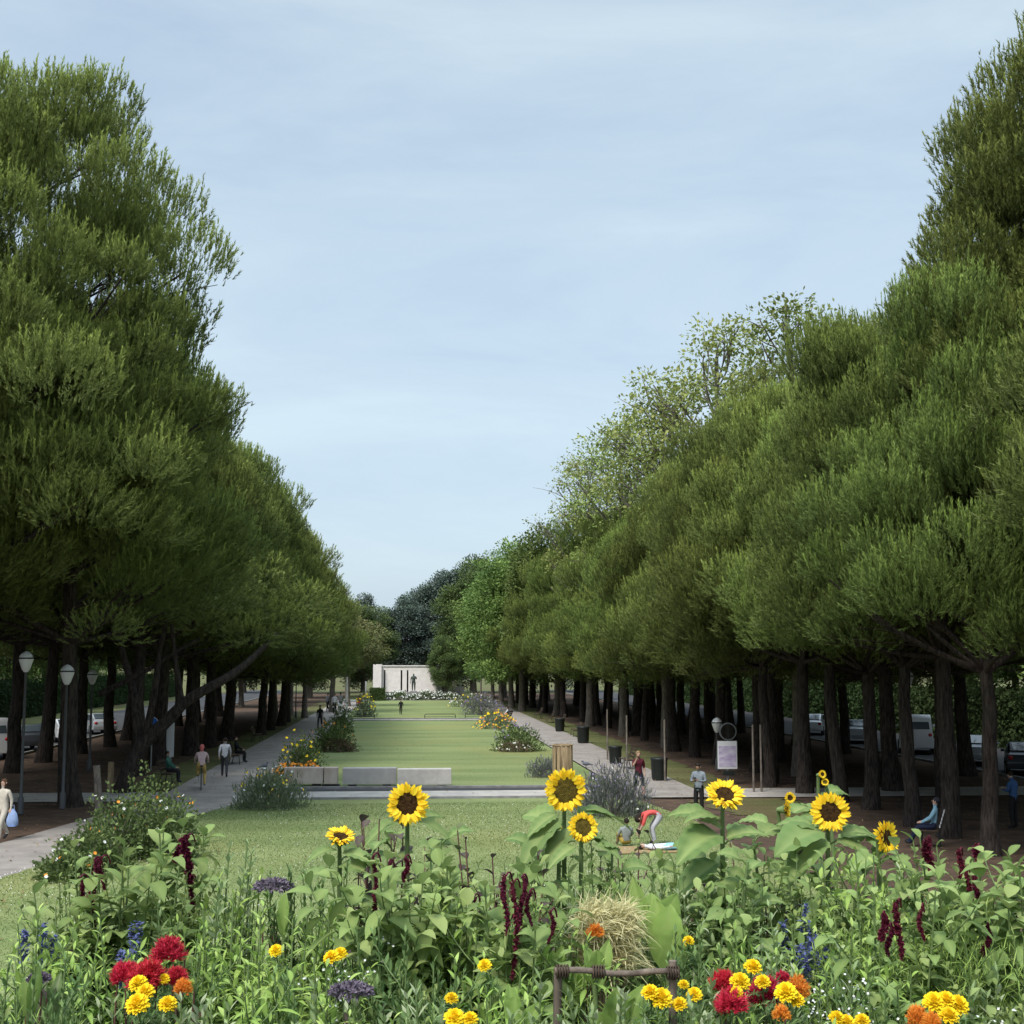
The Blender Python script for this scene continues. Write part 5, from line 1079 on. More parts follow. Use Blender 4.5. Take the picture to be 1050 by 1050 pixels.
def sf_head(parent,c,nrm,R,discm,rng,npet=30,name='flower_head',roll=0):
    h=bpy.data.objects.new(name,None); h.empty_display_size=.05
    nrm=Vector(nrm).normalized(); mt=MB(); 
    q=nrm.to_track_quat('Z','Y')
    rd=R*(.66 if discm=='olive' else .58) if discm!='small' else R*.5
    # receptacle (green back with sepals)
    lathe(mt,[(.012,-.05),(rd*.6,-.03),(rd*.95,-.005),(rd*.98,.0)],sides=16)
    a=np.arange(14)*2*math.pi/14; D=np.stack([np.cos(a),np.sin(a),np.full(14,-.15)],-1); leaves(mt,D*rd*.8,D,(0,0,1),R*.42,R*.2,'lance',0,.2)
    hb=mt.obj(name,M['grn_stem'],parent); hb.location=c; hb.rotation_mode='QUATERNION'; hb.rotation_quaternion=q
    bpy.data.objects.remove(h)
    mp=MB()
    for lay in (0,1,2):
        n=npet; a=np.arange(n)*2*math.pi/n+lay*.12+rng.normal(0,.06,n); el=rng.normal(.10+.10*lay,.12,n); D=np.stack([np.cos(a)*np.cos(el),np.sin(a)*np.cos(el),np.sin(el)],-1)
        D+=rng.normal(0,.05,D.shape)
        l=(R-rd)*rng.uniform(.85,1.2,n)*(1.0-.06*lay)+rd*.1
        leaves(mp,D*rd*.9,D,(0,0,1),l,R*.19,'petal',rng.uniform(-.15,.15,n),.25,rnd=rng.random(n),tip=(rng.random(n)<.3)*1.0,wave=.06,rng=rng)
    mp.obj('petals',M['sf_pet'],hb)
    md=MB(); K_=9; pr=[(rd*math.cos(t)*1.0,rd*.22*math.sin(t)) for t in np.linspace(0,math.pi/2-.05,K_)]; lathe(md,pr,sides=24)
    # florets: little bumps in a spiral
    n=260; i=np.arange(n); rr_=rd*np.sqrt((i+.5)/n); th=i*2.39996; z=rd*.22*np.sqrt(np.maximum(0,1-(rr_/rd)**2)); P=np.stack([rr_*np.cos(th),rr_*np.sin(th),z],-1)
    Nn=nz(np.stack([P[:,0]*.3,P[:,1]*.3,np.full(n,rd*.6)],-1)); s=rd*.055
    u=np.stack([np.cos(th),np.sin(th),0*th],-1)*s; v=np.stack([-np.sin(th),np.cos(th),0*th],-1)*s
    V=np.stack([P-u,P-v,P+u,P+v,P+Nn*s*1.5],1).reshape(-1,3); b=(i*5)[:,None]
    md.add(V,np.concatenate([b+np.array([[0,1,4]]),b+np.array([[1,2,4]]),b+np.array([[2,3,4]]),b+np.array([[3,0,4]])]),.5,0,0)
    mo=md.obj('disc',M['sf_disc'] if discm!='olive' else M['sf_disc_g'],hb)
    return hb
def sunflower(label,px,py,Rpx,Yv,nrm,seed,disc='dark',leafspec=(),bend_=.0,basex=0,nleaf=8,leafL=.23,h0=.02):
    c=np.array(atY(px,py,Yv)); R=Rpx/F*Yv; bx=c[0]+basex; g=G(bx,Yv)+h0; loc=(bx,Yv+.05,g); rng=np.random.default_rng(seed)
    r=thing('sunflower',label,'sunflower',loc,0,'sunflowers in the flower bed'); L0=np.array(loc); hc=c-L0; n=np.array(nrm)/np.linalg.norm(nrm)
    base=np.zeros(3); neck=hc-n*.045; ms=MB()
    p=bez(base,(neck[0]*.3,neck[1]*.3+.05,neck[2]*.95),neck,16); p[:,2]=np.minimum(p[:,2],max(neck[2],p[-1,2])+.03)
    tube(ms,p,np.linspace(.017,.010,16),7); ms.obj('stem',M['grn_stem'],r)
    sf_head(r,tuple(hc),n,R,disc,rng)
    for k in range(nleaf):
        t=.2+.55*k/max(1,nleaf-1); x=t*15; j=min(int(x),14); s=p[j]+(p[j+1]-p[j])*(x-j); az=k*2.4+seed; az=-az if math.sin(az)<-.35 else az; l=leafL*(1.15-.35*t)*rng.uniform(.85,1.15)
        add_sfleaf(r,s,(math.cos(az),math.sin(az),.35),l,rng)
    for (lx_,ly_,ex,ey,dy,sc_) in leafspec:   # explicit leaves: root pixel -> tip pixel
        a=np.array(atY(lx_,ly_,Yv))-L0; b=np.array(atY(ex,ey,Yv+dy))-L0; add_sfleaf(r,a,b-a,np.linalg.norm(b-a)*1.0,rng,w=sc_*.85,nopet=True)
    return r
def add_sfleaf(r,s,d,l,rng,w=.78,nopet=False):
    d=np.array(d,float); d/=np.linalg.norm(d); s=np.array(s,float); m1=MB(); 
    root=s if nopet else s+d*l*.35
    if not nopet: tube(m1,[s,s+d*l*.2+np.array([0,0,.01]),root],.005,5,rnd=.8)
    leaves(m1,root,d,(0.25*rng.normal(),-.35,1),l,l*w,'heart',rng.uniform(.25,.55),.3,rnd=np.array([rng.uniform(.1,.9)]),tip=np.array([rng.uniform(0,.25)]),wave=.03,rng=rng,fine=True)
    m1.obj('leaf',M['sf_leaf'],r)
SFL=sunflower
SFL('tall sunflower facing the camera in front of the pale concrete block',418,824.5,21.5,7.6,(0.02,-1,.12),1,'dark',[(408,842,372,852,-.1,.6),(428,842,474,852,.0,.55),(440,872,478,848,.1,.5),(404,880,365,870,-.1,.6)],nleaf=6)
SFL('yellow sunflower tilted to the sky, left of the one before the pale block',349,859,15,7.3,(.15,-.45,1),2,'dark',[(345,872,312,868,-.1,.6),(352,874,392,876,-.1,.55)],nleaf=5,leafL=.2)
SFL('largest sunflower with an olive-brown disc, highest over the lawn crossing',579.5,810,22,7.6,(-.05,-1,.05),3,'olive',[(600,830,650,832,.15,.42),(592,836,630,820,.1,.5),(570,835,540,850,-.1,.7),(575,840,528,868,-.2,.6),(585,850,560,872,-.2,.7)],nleaf=7)
SFL('smaller olive-centred sunflower just below the largest one',597.5,848.5,15.5,7.4,(.05,-1,.2),4,'olive',[(610,866,640,868,-.1,.6),(590,868,560,880,-.1,.6)],nleaf=5,leafL=.2)
SFL('half-hidden yellow sunflower peeping left of the olive-centred pair',572,853,7,7.8,(-.6,-1,.3),5,'dark',[],nleaf=3,leafL=.16)
SFL('sunflower tilted upwards on the thick pale stem right of the maroon-shirted person',743,816,20,7.0,(.05,-.75,.85),6,'dark',[(738,840,700,826,-.1,.6),(735,855,692,862,-.2,.8),(745,860,790,838,.0,.7),(735,885,688,905,-.1,.7),(745,890,782,918,-.1,.7),(740,850,716,832,0,.6)],nleaf=5,leafL=.27)
SFL('wide sunflower with a dark brown disc, tallest of the right-hand cluster',851,833,20.5,7.3,(-.22,-1,.15),7,'dark',[(840,852,792,860,-.2,.75),(845,860,805,885,-.2,.7),(862,856,905,840,.0,.6),(858,862,900,872,-.1,.6),(835,850,790,830,.1,.7)],nleaf=7,leafL=.26)
SFL('narrow-looking sunflower turned to the right, rightmost of all',907.5,859,17.5,7.1,(.75,-1,.1),8,'dark',[(898,878,866,888,-.1,.7),(912,880,948,898,-.1,.6)],nleaf=6,leafL=.22)
SFL('small yellow sunflower seen edge-on in the right cluster',806,830,9,7.6,(1,-.5,.1),9,'dark',[],nleaf=4,leafL=.2)
SFL('tiny dark sunflower with faded petals above the edge-on one',810,818,6,7.9,(0,-1,.2),10,'dark',[],nleaf=5,leafL=.2)
SFL('tiny sunflower bud in the dark background above the right cluster',843,794,4.5,8.6,(.3,-1,.2),11,'dark',[],nleaf=7,leafL=.2)
SFL('tiny faded sunflower just below the highest bud on the right',846,802,4,8.6,(-.3,-1,.2),12,'olive',[],nleaf=6,leafL=.2,basex=.1)
def leafy_sf(px,py,Yv,seed,label,nl=11,L_=.22):
    loc,h=place(px,py,Yv); r=thing('sunflower_plant',label,'sunflower',loc,0,'sunflower plants without blooms'); rng=np.random.default_rng(seed); ms=MB()
    p=bez((0,0,0),(rng.normal(0,.03),0,h*.6),(rng.normal(0,.05),0,h-.06),12); tube(ms,p,np.linspace(.015,.007,12),6); ms.obj('stem',M['grn_stem'],r)
    for k in range(nl):
        t=.3+.68*k/(nl-1); x=t*11; j=min(int(x),10); q=p[j]+(p[j+1]-p[j])*(x-j); az=k*2.4+seed; add_sfleaf(r,q,(math.cos(az),math.sin(az),.2+.5*t),L_*(1.25-.55*t)*rng.uniform(.85,1.15),rng)
for i_,(a,b,c,l) in enumerate([(782,858,7.4,'bloomless leafy sunflower between the upward-tilted head and the wide brown-disced one'),(708,872,7.2,'bloomless leafy sunflower left of the thick pale stem'),(884,868,7.4,'bloomless leafy sunflower between the wide and the rightmost blooms'),(815,850,7.6,'bloomless leafy sunflower under the tiny faded head'),(628,872,7.5,'bloomless leafy sunflower right of the olive-centred pair'),(548,856,7.6,'bloomless leafy sunflower left of the largest bloom'),(445,860,7.4,'bloomless leafy sunflower right of the block-side bloom'),(392,872,7.2,'bloomless leafy sunflower between the two leftmost blooms'),(935,888,7.0,'bloomless leafy sunflower right of the rightmost bloom'),(760,880,6.7,'bloomless leafy sunflower just right of the thick pale stem')]): leafy_sf(a,b,c,900+i_,l)
# amaranths
amaranth(128,868,6.6,'leafy amaranth with dark red tassels farthest left in the bed',21,[(96,882,960,-.1,.018),(82,900,945,.1,.012),(104,880,915,0,.012)],ns=9,spread=.42)
amaranth(178,850,6.9,'leafy amaranth with one thick red tassel above the red celosia',22,[(192,858,908,-.1,.024),(194,900,950,-.1,.012),(183,862,885,0,.015)],ns=5,spread=.2)
amaranth(425,880,6.2,'large leafy amaranth with one long straight tassel under the block-side sunflower',23,[(383,878,968,-.15,.013),(398,885,910,0,.012),(415,880,905,.1,.012)],ns=10,spread=.42,leaf=.17)
amaranth(470,885,6.4,'bushy amaranth between the long straight tassel and the purple foliage',24,[(486,920,950,0,.009)],ns=9,spread=.4,leaf=.17)
amaranth(535,905,5.9,'amaranth with a thick cluster of maroon tassels left of the straw tuft',25,[(519,898,960,-.1,.013),(527,905,1005,-.15,.015),(535,900,955,-.05,.014),(543,915,950,0,.011),(565,935,968,.0,.010)],ns=7,spread=.3)
amaranth(985,868,6.4,'large leafy amaranth with hanging red tassels at the right edge',26,[(992,890,965,-.15,.016),(985,872,905,0,.015),(1002,885,930,.0,.016),(1040,905,950,0,.012),(952,860,892,.1,.022),(1003,868,885,0,.02)],ns=12,spread=.4,leaf=.15)
amaranth(1040,890,5.9,'leafy amaranth cut by the right edge',27,[(1012,950,985,-.1,.012)],ns=8,spread=.35)
amaranth(915,915,5.8,'small amaranth with upright dark red spikes left of the right-edge one',28,[(905,938,965,-.1,.016),(921,925,985,-.1,.016),(912,950,980,0,.012),(945,930,965,0,.010)],ns=5,spread=.22,leaf=.12)
g_='purple-leaved amaranths in the bed'
amaranth(405,818,7.9,'purple-leaved plant just behind the sunflower before the pale block',31,[],'pu_leaf',.22,5,.16,9,g_)
amaranth(376,842,7.4,'dark purple drooping leaves between the two leftmost sunflowers',32,[],'pu_leaf',.16,4,.17,9,g_)
amaranth(510,862,7.0,'dark purple twiggy plant between the block-side and the largest sunflower',33,[],'pu_leaf',.28,8,.11,12,g_)
amaranth(655,868,8.2,'low dark-leaved plant in front of the picnic group',34,[],'pu_leaf',.4,7,.1,10,g_)
amaranth(795,880,7.4,'dark purple-stemmed plant among the leaves of the right sunflowers',35,[],'pu_leaf',.5,10,.12,12,g_)
amaranth(60,985,6.2,'dark plum-leaved plant by the blue spikes at the left',36,[],'pu_leaf',.15,4,.09,10,g_)
# fillers ------------------------------------------------------------------
def bright(px,py,Yv,seed,label,spread=.22,ns=7,leaf=.13): 
    loc,h=place(px,py,Yv); return stemmed('leafy_plant',label,'plant',loc,'bright green leafy plants in the bed',seed,h,spread,ns,22,leaf,.24,'lance',M['br_leaf'],M['grn_stem'],droop=.35,ang=.45,sr=.008,curve=.12,branch=2,z0=.2,shrink=.55)[0]
def balsam(px,py,Yv,seed,label,spread=.18,ns=5,leaf=.12):
    loc,h=place(px,py,Yv); return stemmed('balsam_plant',label,'plant',loc,'plants with whorled pointed leaves in the bed',seed,h,spread,ns,15,leaf,.27,'lance',M['bl_leaf'],M['grn_stem'],droop=.2,ang=.5,sr=.008,curve=.1,whorl=True,z0=.2,shrink=.5,tipf=.12)[0]
def darkcone(px,py,Yv,seed,label,spread=.16,ns=9,leaf=.06):
    loc,h=place(px,py,Yv); return stemmed('dark_shrub',label,'shrub',loc,'dark small-leaved upright shrubs in the bed',seed,h,spread,ns,44,leaf,.3,'lance',M['dk_leaf'],M['grn_stem'],droop=.1,ang=.6,sr=.007,curve=.2,z0=.05,shrink=.3,branch=1)[0]
KD=[('mid-green leafy plant','leafy_plant','am_leaf','oval',.13,.42,16,.3,False),('narrow-leaved plant','leafy_plant','br_leaf','lance',.12,.2,24,.5,False),('small-leaved green plant','leafy_plant','dk2','oval',.06,.5,34,.3,False),('whorled-leaf plant','balsam_plant','bl_leaf','lance',.11,.25,13,.45,True),('fine feathery plant','leafy_plant','br_leaf','blade',.09,.07,60,.4,False)]
M['dk2']=leafmat('small_green_leaves',(0.060,0.105,0.030),(0.170,0.240,0.070),(.26,.32,.1),trans=.25,objvar=.15)
def filler(px,py,Yv,seed,label,spread=.28,ns=10,leaf=.14,kd=0):
    K_=KD[kd]; loc,h=place(px,py,Yv)
    if kd: return stemmed(K_[1],label,'plant',loc,K_[0]+'s filling the bed',seed,h,spread,ns if kd!=3 else 6,K_[6],K_[4],K_[5],K_[3],M[K_[2]],M['grn_stem'],droop=.35 if kd<4 else .2,ang=.45,sr=.006,curve=.15,z0=.1,branch=2,shrink=K_[7],whorl=K_[8])[0]
    return stemmed('leafy_plant',label,'plant',loc,'mid-green leafy plants in the bed',seed,h,spread,ns,16,leaf,.42,'oval',M['am_leaf'],M['grn_stem'],droop=.4,ang=.35,sr=.006,curve=.15,z0=.1,branch=2,shrink=.3)[0]
B_=[(240,935,6.0,'bright lime-green plant with narrow leaves right of the red celosia'),(215,905,6.6,'bright narrow-leaved plant under the thick left tassel'),(285,955,5.7,'bright lime-green plant between the dark cone and the lower celosia'),(330,985,5.5,'bright green plant below the dark upright shrub'),
(905,880,6.6,'pale green feathery plant below the rightmost sunflower'),(880,930,6.2,'pale narrow-leaved plant left of the upright red spikes'),(845,955,5.9,'pale green plant above the right marigolds'),(680,950,6.2,'yellow-green plant right of the straw tuft'),(300,935,6.3,'bright green plant right of the purple grey flower head'),(260,1000,5.2,'lowest bright green plant right of the left celosia'),(925,985,5.5,'bright feathery plant above the lower right marigolds'),(500,985,5.5,'bright green plant left of the wooden frame'),(775,960,6.0,'yellow-green plant right of the thick sunflower stem')]
for i,(a,b,c,l) in enumerate(B_): bright(a,b,c,200+i,l)
W_=[(225,878,6.7,'whorled plant standing alone before the lawn at the left'),(571,908,6.3,'whorled plant right of the maroon tassels, against the sunflower leaves'),(360,1010,5.3,'whorled white-edged plant at the bottom left of centre'),(525,1010,5.2,'whorled plant left of the wooden frame'),(180,1020,5.2,'whorled plant below the left celosia'),(595,930,6.2,'whorled plant left of the straw tuft'),(620,1015,5.2,'whorled plant inside the wooden frame'),(75,975,6.0,'whorled plant right of the blue spikes'),(960,905,6.3,'whorled plant under the tassels at the right'),(1000,1000,5.4,'whorled plant at the bottom right corner'),(430,1020,5.2,'whorled plant below the long straight tassel'),(730,1010,5.2,'whorled plant between the frame and the right celosia'),(190,925,6.3,'whorled plant behind the left celosia'),(835,990,5.4,'white-edged whorled plant right of the right celosia')]
for i,(a,b,c,l) in enumerate(W_): balsam(a,b,c,230+i,l)
D_=[(330,892,6.6,'dark upright cone-shaped shrub below the upturned sunflower'),(405,955,5.6,'dark upright shrub beside the long straight tassel'),(25,985,5.4,'dark leafy shrub at the bottom left corner'),(652,905,6.4,'thin dark spire of leaves right of the straw tuft'),(180,975,5.6,'dark shrub right of the red celosia'),(450,990,5.4,'dark green shrub at the bottom centre'),(715,965,5.8,'dark green shrub left of the thick sunflower stem'),(880,1000,5.3,'dark low shrub at the bottom right'),(55,1010,5.1,'low dark shrub at the lower left'),(290,1005,5.3,'small dark shrub at the bottom left of centre'),(300,905,6.5,'second dark shrub, left of the cone-shaped one')]
for i,(a,b,c,l) in enumerate(D_): darkcone(a,b,c,260+i,l)
F_=[(60,960,6.0),(100,935,6.3),(150,905,6.5),(150,955,6.0),(130,1010,5.3),(20,1020,5.1),(210,960,6.0),(250,920,6.9),(345,940,6.5),(375,985,5.8),(455,940,6.0),(495,935,6.4),(560,970,5.9),(585,1012,5.4),(650,1005,5.5),(560,905,7.2),(610,890,7.6),(640,905,7.0),(700,900,7.2),(660,1010,5.2),(720,930,6.6),(760,905,6.9),(790,940,6.4),(825,905,6.8),(820,960,5.9),(860,905,6.8),(930,950,6.0),(960,940,6.2),(985,965,5.8),(1030,960,5.6),(1035,1005,5.2),(950,1000,5.3),(890,965,5.9),(770,1030,5.0),(700,1040,5.0),(480,1030,5.0),(330,1035,5.0),(230,1035,5.0),(90,1035,5.0),(400,1035,5.0),(1000,920,6.8),(690,930,6.8),(440,905,6.9),(520,945,6.6),(95,905,6.9),(560,1030,5.0),(860,1035,5.0),(940,910,6.9)]
NAMED=[(128,'the left amaranth'),(192,'the thick left tassel'),(240,'the lime-green plant'),(330,'the dark cone-shaped shrub'),(383,'the long straight tassel'),(418,'the block-side sunflower'),(470,'the bushy central amaranth'),(535,'the maroon tassel cluster'),(600,'the largest sunflower'),(622,'the straw tuft'),(690,'the frame\'s right post'),(743,'the thick sunflower stem'),(805,'the edge-on sunflower'),(851,'the wide brown-disced sunflower'),(907,'the rightmost sunflower'),(985,'the right-edge amaranth')]
seen={}
F_=[(a,b-14 if b<985 else b+8,c) for a,b,c in F_]
for i,(a,b,c) in enumerate(sorted(F_,key=lambda q:(q[0],q[1]))):
    nm=min(NAMED,key=lambda q:abs(q[0]-a)); side='left of' if a<nm[0]-6 else ('right of' if a>nm[0]+6 else 'straight below')
    row='in the upper row' if b<925 else ('in the middle row' if b<975 else ('low in the bed' if b<1015 else 'at the very bottom'))
    kd=[0,1,1,3,4,4,2,1][(i*5+int(a))%8] if b>900 else (0 if i%3 else 2)
    l=f'{KD[kd][0]} {row}, {side} {nm[1]}'
    if l in seen: seen[l]+=1; l=['second ','third ','fourth '][seen[l]-1]+l
    else: seen[l]=0
    filler(a,b,c,300+i,l,kd=kd)
# big strap / canna leaves
def canna(px,py,Yv,seed,label,n=5,l=.4,mt='canna',w_=.3):
    loc,h=place(px,py,Yv); rng=np.random.default_rng(seed); r=thing('canna_plant',label,'plant',loc,0,'broad-bladed canna plants in the bed'); ms=MB(); tube(ms,[(0,0,-.05),(0,0,h*.75)],.012,6); ms.obj('stem',M['grn_stem'],r)
    for k in range(n):
        a=rng.uniform(-.9,.9)+(math.pi if k%2 else 0); z=h-l*rng.uniform(.95,1.25) if k else h-l; d=(math.cos(a)*rng.uniform(.1,.5) if k else .02,math.sin(a)*.25,1); m1=MB(); leaves(m1,(0,0,max(0,z)),d,(rng.normal(0,.5),-1,.2),l*rng.uniform(.8,1.05),l*w_,'strap' if w_<.25 else 'oval',rng.uniform(.02,.25),.3,fine=True,rnd=np.array([rng.random()]),rng=rng,wave=.03); m1.obj('leaf',M[mt],r)
canna(667,898,6.2,401,'pointed yellow-green canna leaf right of the straw tuft',3,.32,w_=.36); canna(684,915,6.0,402,'broad bright canna leaves before the thick sunflower stem',4,.36,w_=.4); canna(610,962,5.7,403,'pointed canna leaf in front of the straw tuft',3,.22,w_=.33); canna(48,978,5.7,404,'grey-green strap leaves at the left below the blue spikes',8,.34,'bl_leaf',.16)
canna(32,985,5.5,405,'yellow-green curved leaf at the left edge of the bed',3,.22,w_=.25); canna(292,918,6.5,406,'pointed green leaf beside the purple grey flower head',2,.2,w_=.3); canna(630,1000,5.3,407,'broad leaves inside the wooden frame',5,.28,w_=.35); canna(575,965,5.8,408,'broad leaves left of the straw tuft',4,.3,w_=.3); canna(527,992,5.3,409,'broad leaf behind the maroon tassels',3,.25,w_=.33); canna(627,905,7.2,410,'pointed leaf rising behind the straw tuft',3,.2,w_=.3)
# straw tuft
loc,h=place(622,925,6.1); r=thing('grass_tuft','dense straw-coloured grass tuft behind the wooden frame','grass tuft',loc); rng=np.random.default_rng(7); n=2100; c0=np.array(atY(622,958,6.1))-np.array(loc)
a=rng.uniform(0,6.28,n); P=np.stack([rng.uniform(-.125,.10,n),rng.uniform(-.12,.05,n),c0[2]+rng.uniform(-.14,.11,n)],-1); D=np.stack([rng.normal(.2,.6,n),rng.normal(-.4,.5,n),rng.normal(.75,.4,n)],-1); mb=MB(); leaves(mb,P,D,rng.normal(size=(n,3)),rng.uniform(.09,.19,n),.006,'blade',rng.uniform(.1,.8,n),.1,rnd=rng.random(n)); mb.obj('blades',M['straw'],r)
mb=MB(); [tube(mb,[(rng.normal(0,.02),0,-.05),(rng.normal(0,.06),0,c0[2])],.008,4) for _ in range(12)]; mb.obj('stem',M['wood_l'],r)
# wooden frame
r=thing('wooden_frame','rough branch frame of two posts and a bound crossbar standing in the bed','frame',place(632,1000,5.2)[0]); L0=np.array(r.location); rng=np.random.default_rng(12)
for a,b in ((571,992),(689,985)):
    t=np.array(atY(a,b,5.2))-L0; mb=MB(); tube(mb,[(t[0]-.01 if a<600 else t[0]-.015,0,t[2]-.75),(t[0],0.005,t[2]-.35),(t[0]+.004,0,t[2])],[.018,.017,.015],9,noise=.12,rng=rng); mb.obj('post',M['wood'],r)
a=np.array(atY(568,994,5.2))-L0; b=np.array(atY(694,996,5.2))-L0; mb=MB(); tube(mb,[a+(b-a)*t+np.array([0,-.03,.006*math.sin(t*9)]) for t in np.linspace(0,1,12)],.012,8,noise=.18,rng=rng); mb.obj('crossbar',M['wood'],r)
for q in (a+(b-a)*.06,a+(b-a)*.955,a+(b-a)*.35):
    mb=MB(); 
    for k in range(5):
        th=np.linspace(0,6.28,12); tube(mb,np.stack([q[0]+.02*(k-2)*.5+0*th,q[1]-.03+.022*np.cos(th),q[2]+.024*np.sin(th)],-1),.003,4,cap=False)
    mb.obj('binding',M['wood_d'],r)
# celosia, marigolds, spikes
def celosia(px,py,Yv,Rpx,label,seed,mt='f_red',tall=1.0):
    loc,h=place(px,py,Yv); rng=np.random.default_rng(seed); r,tips,_=stemmed('celosia',label,'celosia',loc,'plumed celosias in the bed' ,seed,h*.9,.08,4,14,.09,.3,'lance',M['dk_leaf'],M['red_stem'],droop=.3,ang=.5); R=Rpx*1.2/F*Yv
    c=np.array([0,0,h-R*tall*.8]); n=260; d=dirs(n,rng,-.5); P=c+d*np.array([R*.55,R*.55,R*.6*tall])*rng.uniform(.2,1,(n,1)); mb=MB(); needles(mb,P,nz(d+np.array([0,0,.6])),np.full(n,R*.35),16,R*.24,R*.05,rng=rng,rnd=rng.random(n),tipv=rng.random(n)*.6)
    mb.obj('plume',M[mt],r)
celosia(173,972,5.6,17,'bright red celosia plume, highest of the left trio',501); celosia(151,986,5.4,19,'broad red celosia plume in the middle of the left trio',502); celosia(129,988,5.5,14,'dark crimson celosia plume left of the trio',503); celosia(181,993,5.5,12,'small red celosia behind the orange flower at the left',504)
celosia(741,996,5.4,14,'red celosia plume right of the wooden frame',505); celosia(750,1015,5.2,17,'lower crimson celosia by the wooden frame',506); celosia(784,1004,5.4,18,'crimson celosia among the yellow marigolds at the right',507); celosia(802,996,5.6,8,'small dark red celosia behind the marigolds',508)
celosia(818,1000,5.3,12,'orange celosia plume right of the yellow marigolds',509,'f_or',1.4); celosia(940,1030,5.1,12,'orange celosia plume in the bottom right corner',510,'f_or',1.4); celosia(955,1038,5.0,10,'rusty orange celosia at the bottom right',511,'f_or',1.3); celosia(801,1030,5.0,9,'rust-coloured small celosia at the bottom',512,'f_or',1.3); celosia(188,1004,5.3,9,'orange flower plume right of the left celosias',513,'f_or',1.2)
celosia(610,957,5.9,9,'small orange bloom in front of the straw tuft',514,'f_or',1.0)
def marigold_proto(kind):
    rng=np.random.default_rng(5); r=thing('marigold','','marigold',group='yellow marigolds in the bed'); R=.05; mb=MB()
    for lay in range(6):
        n=int(22-lay*3); el=.0+lay*.27; a=np.arange(n)*6.283/n+lay*.5+rng.normal(0,.1,n); e=el+rng.normal(0,.08,n); D=np.stack([np.cos(a)*np.cos(e),np.sin(a)*np.cos(e),np.sin(e)],-1); leaves(mb,D*R*.25,D,(0,0,1),R*(1-.05*lay),R*.5,'round',rng.uniform(0,.15,n),.3,rnd=rng.random(n),wave=.08,rng=rng)
    ball(mb,(0,0,.008),(R*.6,R*.6,R*.5),10,lump=.15,rng=rng); mb.obj('petals',M['f_yel'],r)
    mt=MB(); tube(mt,[(0,0,0),(.01,0,-.2),(0,.01,-.45)],.005,5); lathe(mt,[(.006,-.03),(.017,-.02),(.02,.0)],sides=8); mt.obj('stem',M['grn_stem'],r)
    n=90; ml=MB(); P=np.stack([rng.normal(0,.05,n),rng.normal(0,.05,n),-rng.uniform(.06,.40,n)],-1); leaves(ml,P,rng.normal(size=(n,3)),(0,0,1),.06,.012,'lance',.2,.2,rnd=rng.random(n)); ml.obj('foliage',M['dk_leaf'],r)
    return r
MG=marigold_proto(0); mf=True
for i,(px,py,Rp,Yv,l) in enumerate([(141,1030,10,5.1,'big yellow marigold below the left celosias'),(149,1018,8,5.2,'yellow marigold between the big one and the celosia'),(142,1009,8,5.3,'yellow marigold in front of the left crimson plume'),(168,1004,5,5.4,'small yellow marigold under the highest left plume'),(172,1030,8,5.1,'yellow marigold right of the big left one'),(283,975,6,5.8,'yellow marigold among the lime-green leaves'),(340,982,7,5.6,'yellow marigold below the dark cone-shaped shrub'),(349,978,6,5.7,'second yellow marigold below the dark cone-shaped shrub'),(463,1024,6,5.1,'small round yellow marigold low in the centre'),(466,1044,9,4.9,'large yellow marigold cut by the bottom edge'),(482,1045,7,4.9,'yellow marigold right of the one cut by the bottom edge'),(497,990,6,5.5,'yellow marigold left of the maroon tassel'),
(667,1018,8,5.1,'yellow marigold inside the frame, left one'),(678,1024,10,5.1,'large yellow marigold against the frame\'s right post'),(701,1010,5,5.3,'small marigold right of the frame post'),(712,1020,7,5.2,'yellow marigold farther right of the frame post'),(697,1030,7,5.1,'yellow marigold low right of the frame post'),(706,965,5,5.9,'yellow bloom behind the thick sunflower stem'),(772,992,8,5.5,'yellow marigold topmost in the right group'),(759,1007,9,5.3,'large pale yellow marigold between the right celosias'),(782,1007,7,5.3,'yellow marigold in front of the crimson celosia'),(806,1018,10,5.1,'largest yellow marigold of the right group'),(817,1026,7,5.1,'yellow marigold lower right of the largest one'),(858,1044,7,4.9,'small yellow marigold at the bottom, right of the group'),(868,1049,8,4.9,'yellow marigold beside the small one at the bottom'),(884,1047,7,4.9,'third yellow marigold along the bottom right'),(958,1028,10,5.1,'yellow marigold left one in the bottom right cluster'),(970,1026,9,5.1,'yellow marigold middle one in the bottom right cluster'),(982,1031,10,5.1,'yellow marigold right one in the bottom right cluster'),(973,1042,9,5.0,'yellow marigold lowest in the bottom right cluster'),(755,1018,6,5.2,'small yellow marigold beside the lower crimson celosia')]):
    p=atY(px,py,Yv); s=Rp/F*Yv/.05
    if mf: MG.location=p; MG.scale=(s,s,s); MG.rotation_euler=(.55,0,0); MG['label']=l; mf=False
    else: copy_thing(MG,tuple(p),i*.0,s,l,tilt=(.5+.1*math.sin(i*3),.2*math.sin(i*5)))
def spikes(px,py,Yv,label,seed,n=7,mt='f_blu',h2=.18):
    loc,h=place(px,py,Yv); rng=np.random.default_rng(seed); r,tips,_=stemmed('salvia',label,'salvia',loc,'blue salvias in the bed',seed,h-h2*.5,.1,n,12,.07,.3,'lance',M['bl_leaf'],M['grn_stem'],droop=.2,ang=.5,sr=.005)
    for t in tips[:n]:
        mb=MB(); m=60; P=t+np.stack([rng.normal(0,.006,m),rng.normal(0,.006,m),rng.uniform(-.06,h2*.5,m)],-1); d=dirs(m,rng,-.2); leaves(mb,P,d,(0,0,1),.022,.014,'oval',.1,.2,rnd=rng.random(m)); mb.obj('flower_spike',M[mt],r)
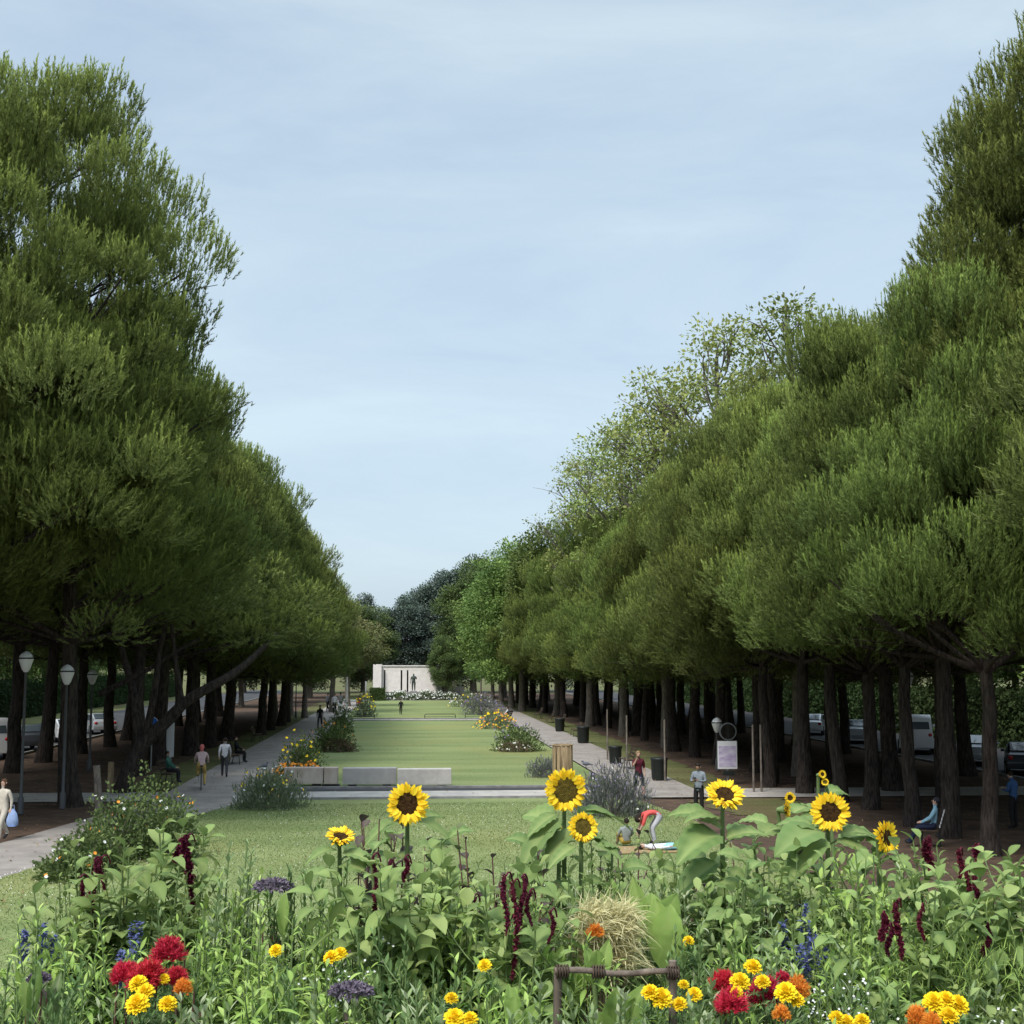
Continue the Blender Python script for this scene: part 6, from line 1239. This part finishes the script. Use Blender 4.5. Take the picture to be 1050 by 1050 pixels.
spikes(45,955,6.2,'blue-grey salvia spikes at the left edge of the bed',601); spikes(142,958,6.1,'dark blue salvia spikes above the left celosias',602,5); spikes(825,940,6.3,'blue salvia spikes below the right sunflower cluster',603,6); spikes(838,968,6.0,'lower blue salvia spikes right of the thick stem',604,5); spikes(820,965,6.2,'third group of blue salvia spikes at the right',605,4)
def headcluster(px,py,Yv,Rpx,label,seed,mt):
    loc,h=place(px,py,Yv); rng=np.random.default_rng(seed); r,tips,_=stemmed('flower_umbel',label,'flower',loc,None,seed,h*.95,.06,5,10,.09,.35,'lance',M['pu_leaf'],M['red_stem'],droop=.3,ang=.5); R=Rpx/F*Yv; mb=MB(); n=600
    d=dirs(n,rng,0); P=np.array([0,0,h-R*.5])+d*np.array([R,R*.8,R*.45])*rng.uniform(.7,1,(n,1)); leaves(mb,P,d+rng.normal(0,.5,(n,3)),d,.022,.012,'lance',.1,.2,rnd=rng.random(n)); mb.obj('umbel',M[mt],r)
M['f_gry']=leafmat('greyish_purple_umbel',(0.07,0.055,0.075),(0.20,0.165,0.21),trans=.1,objvar=.1)
headcluster(281,910,6.6,19,'grey-purple domed flower head on dark leaves at the left of the dark cone',701,'f_gry'); headcluster(360,1008,5.2,20,'dusky grey-purple flower head low in the bed left of centre',702,'f_gry'); headcluster(40,1000,5.6,8,'small dusky flower head near the left edge',703,'f_gry')
# white gypsophila-like sprays
rng=np.random.default_rng(44)
for i,(px,py,Yv,l) in enumerate(((875,1015,5.2,'airy spray of tiny white flowers above the bottom right marigolds'),(855,1000,5.5,'second airy white spray left of the feathery plant'),(1015,1035,5.0,'white-flowered low plant in the bottom right corner'),(345,1000,5.5,'airy white and yellow spray beneath the dark cone'),(375,970,5.9,'small white blossoms beside the long straight tassel'))):
    loc,h=place(px,py,Yv); r,tips,rg=stemmed('white_flower_spray',l,'flower',loc,'sprays of tiny white flowers in the bed',800+i,h,.14,9,16,.04,.25,'lance',M['greyleaf'],M['grn_stem'],droop=.1,ang=.6,sr=.004,branch=2)
    mb=MB(); n=90; T_=np.array(tips); P=T_[rng.integers(len(T_),size=n)]+rng.normal(0,.03,(n,3)); small_flowers(mb,P,.0065,rng,4); mb.obj('blossoms',M['f_wht'],r)
# ground cover of low leaves between the plants (uncountable)
n=16000; x=rng.uniform(-4.2,5.6,n); y=rng.uniform(3.4,10.5,n); z=np.array([G(0,q) for q in y])+.03+rng.uniform(0,.32,n)
mb=MB(); leaves(mb,np.stack([x,y,z],-1),rng.normal(size=(n,3))+np.array([0,0,.7]),rng.normal(0,.5,(n,3))+np.array([0,0,1]),rng.uniform(.05,.12,n),rng.uniform(.02,.045,n),'lance',.3,.2,rnd=rng.random(n),tip=(rng.random(n)<.1)*1.0)
tag(mb.obj('ground_cover',M['am_leaf'],kind='stuff'),'low mixed green leaves covering the soil between the bed plants','ground cover')
# ---------------------------------------------------------------- label check
from collections import Counter
cc=Counter(o.get('label') for o in REG)
print('DUPLICATE LABELS',[k for k,v in cc.items() if v>1 or not k])
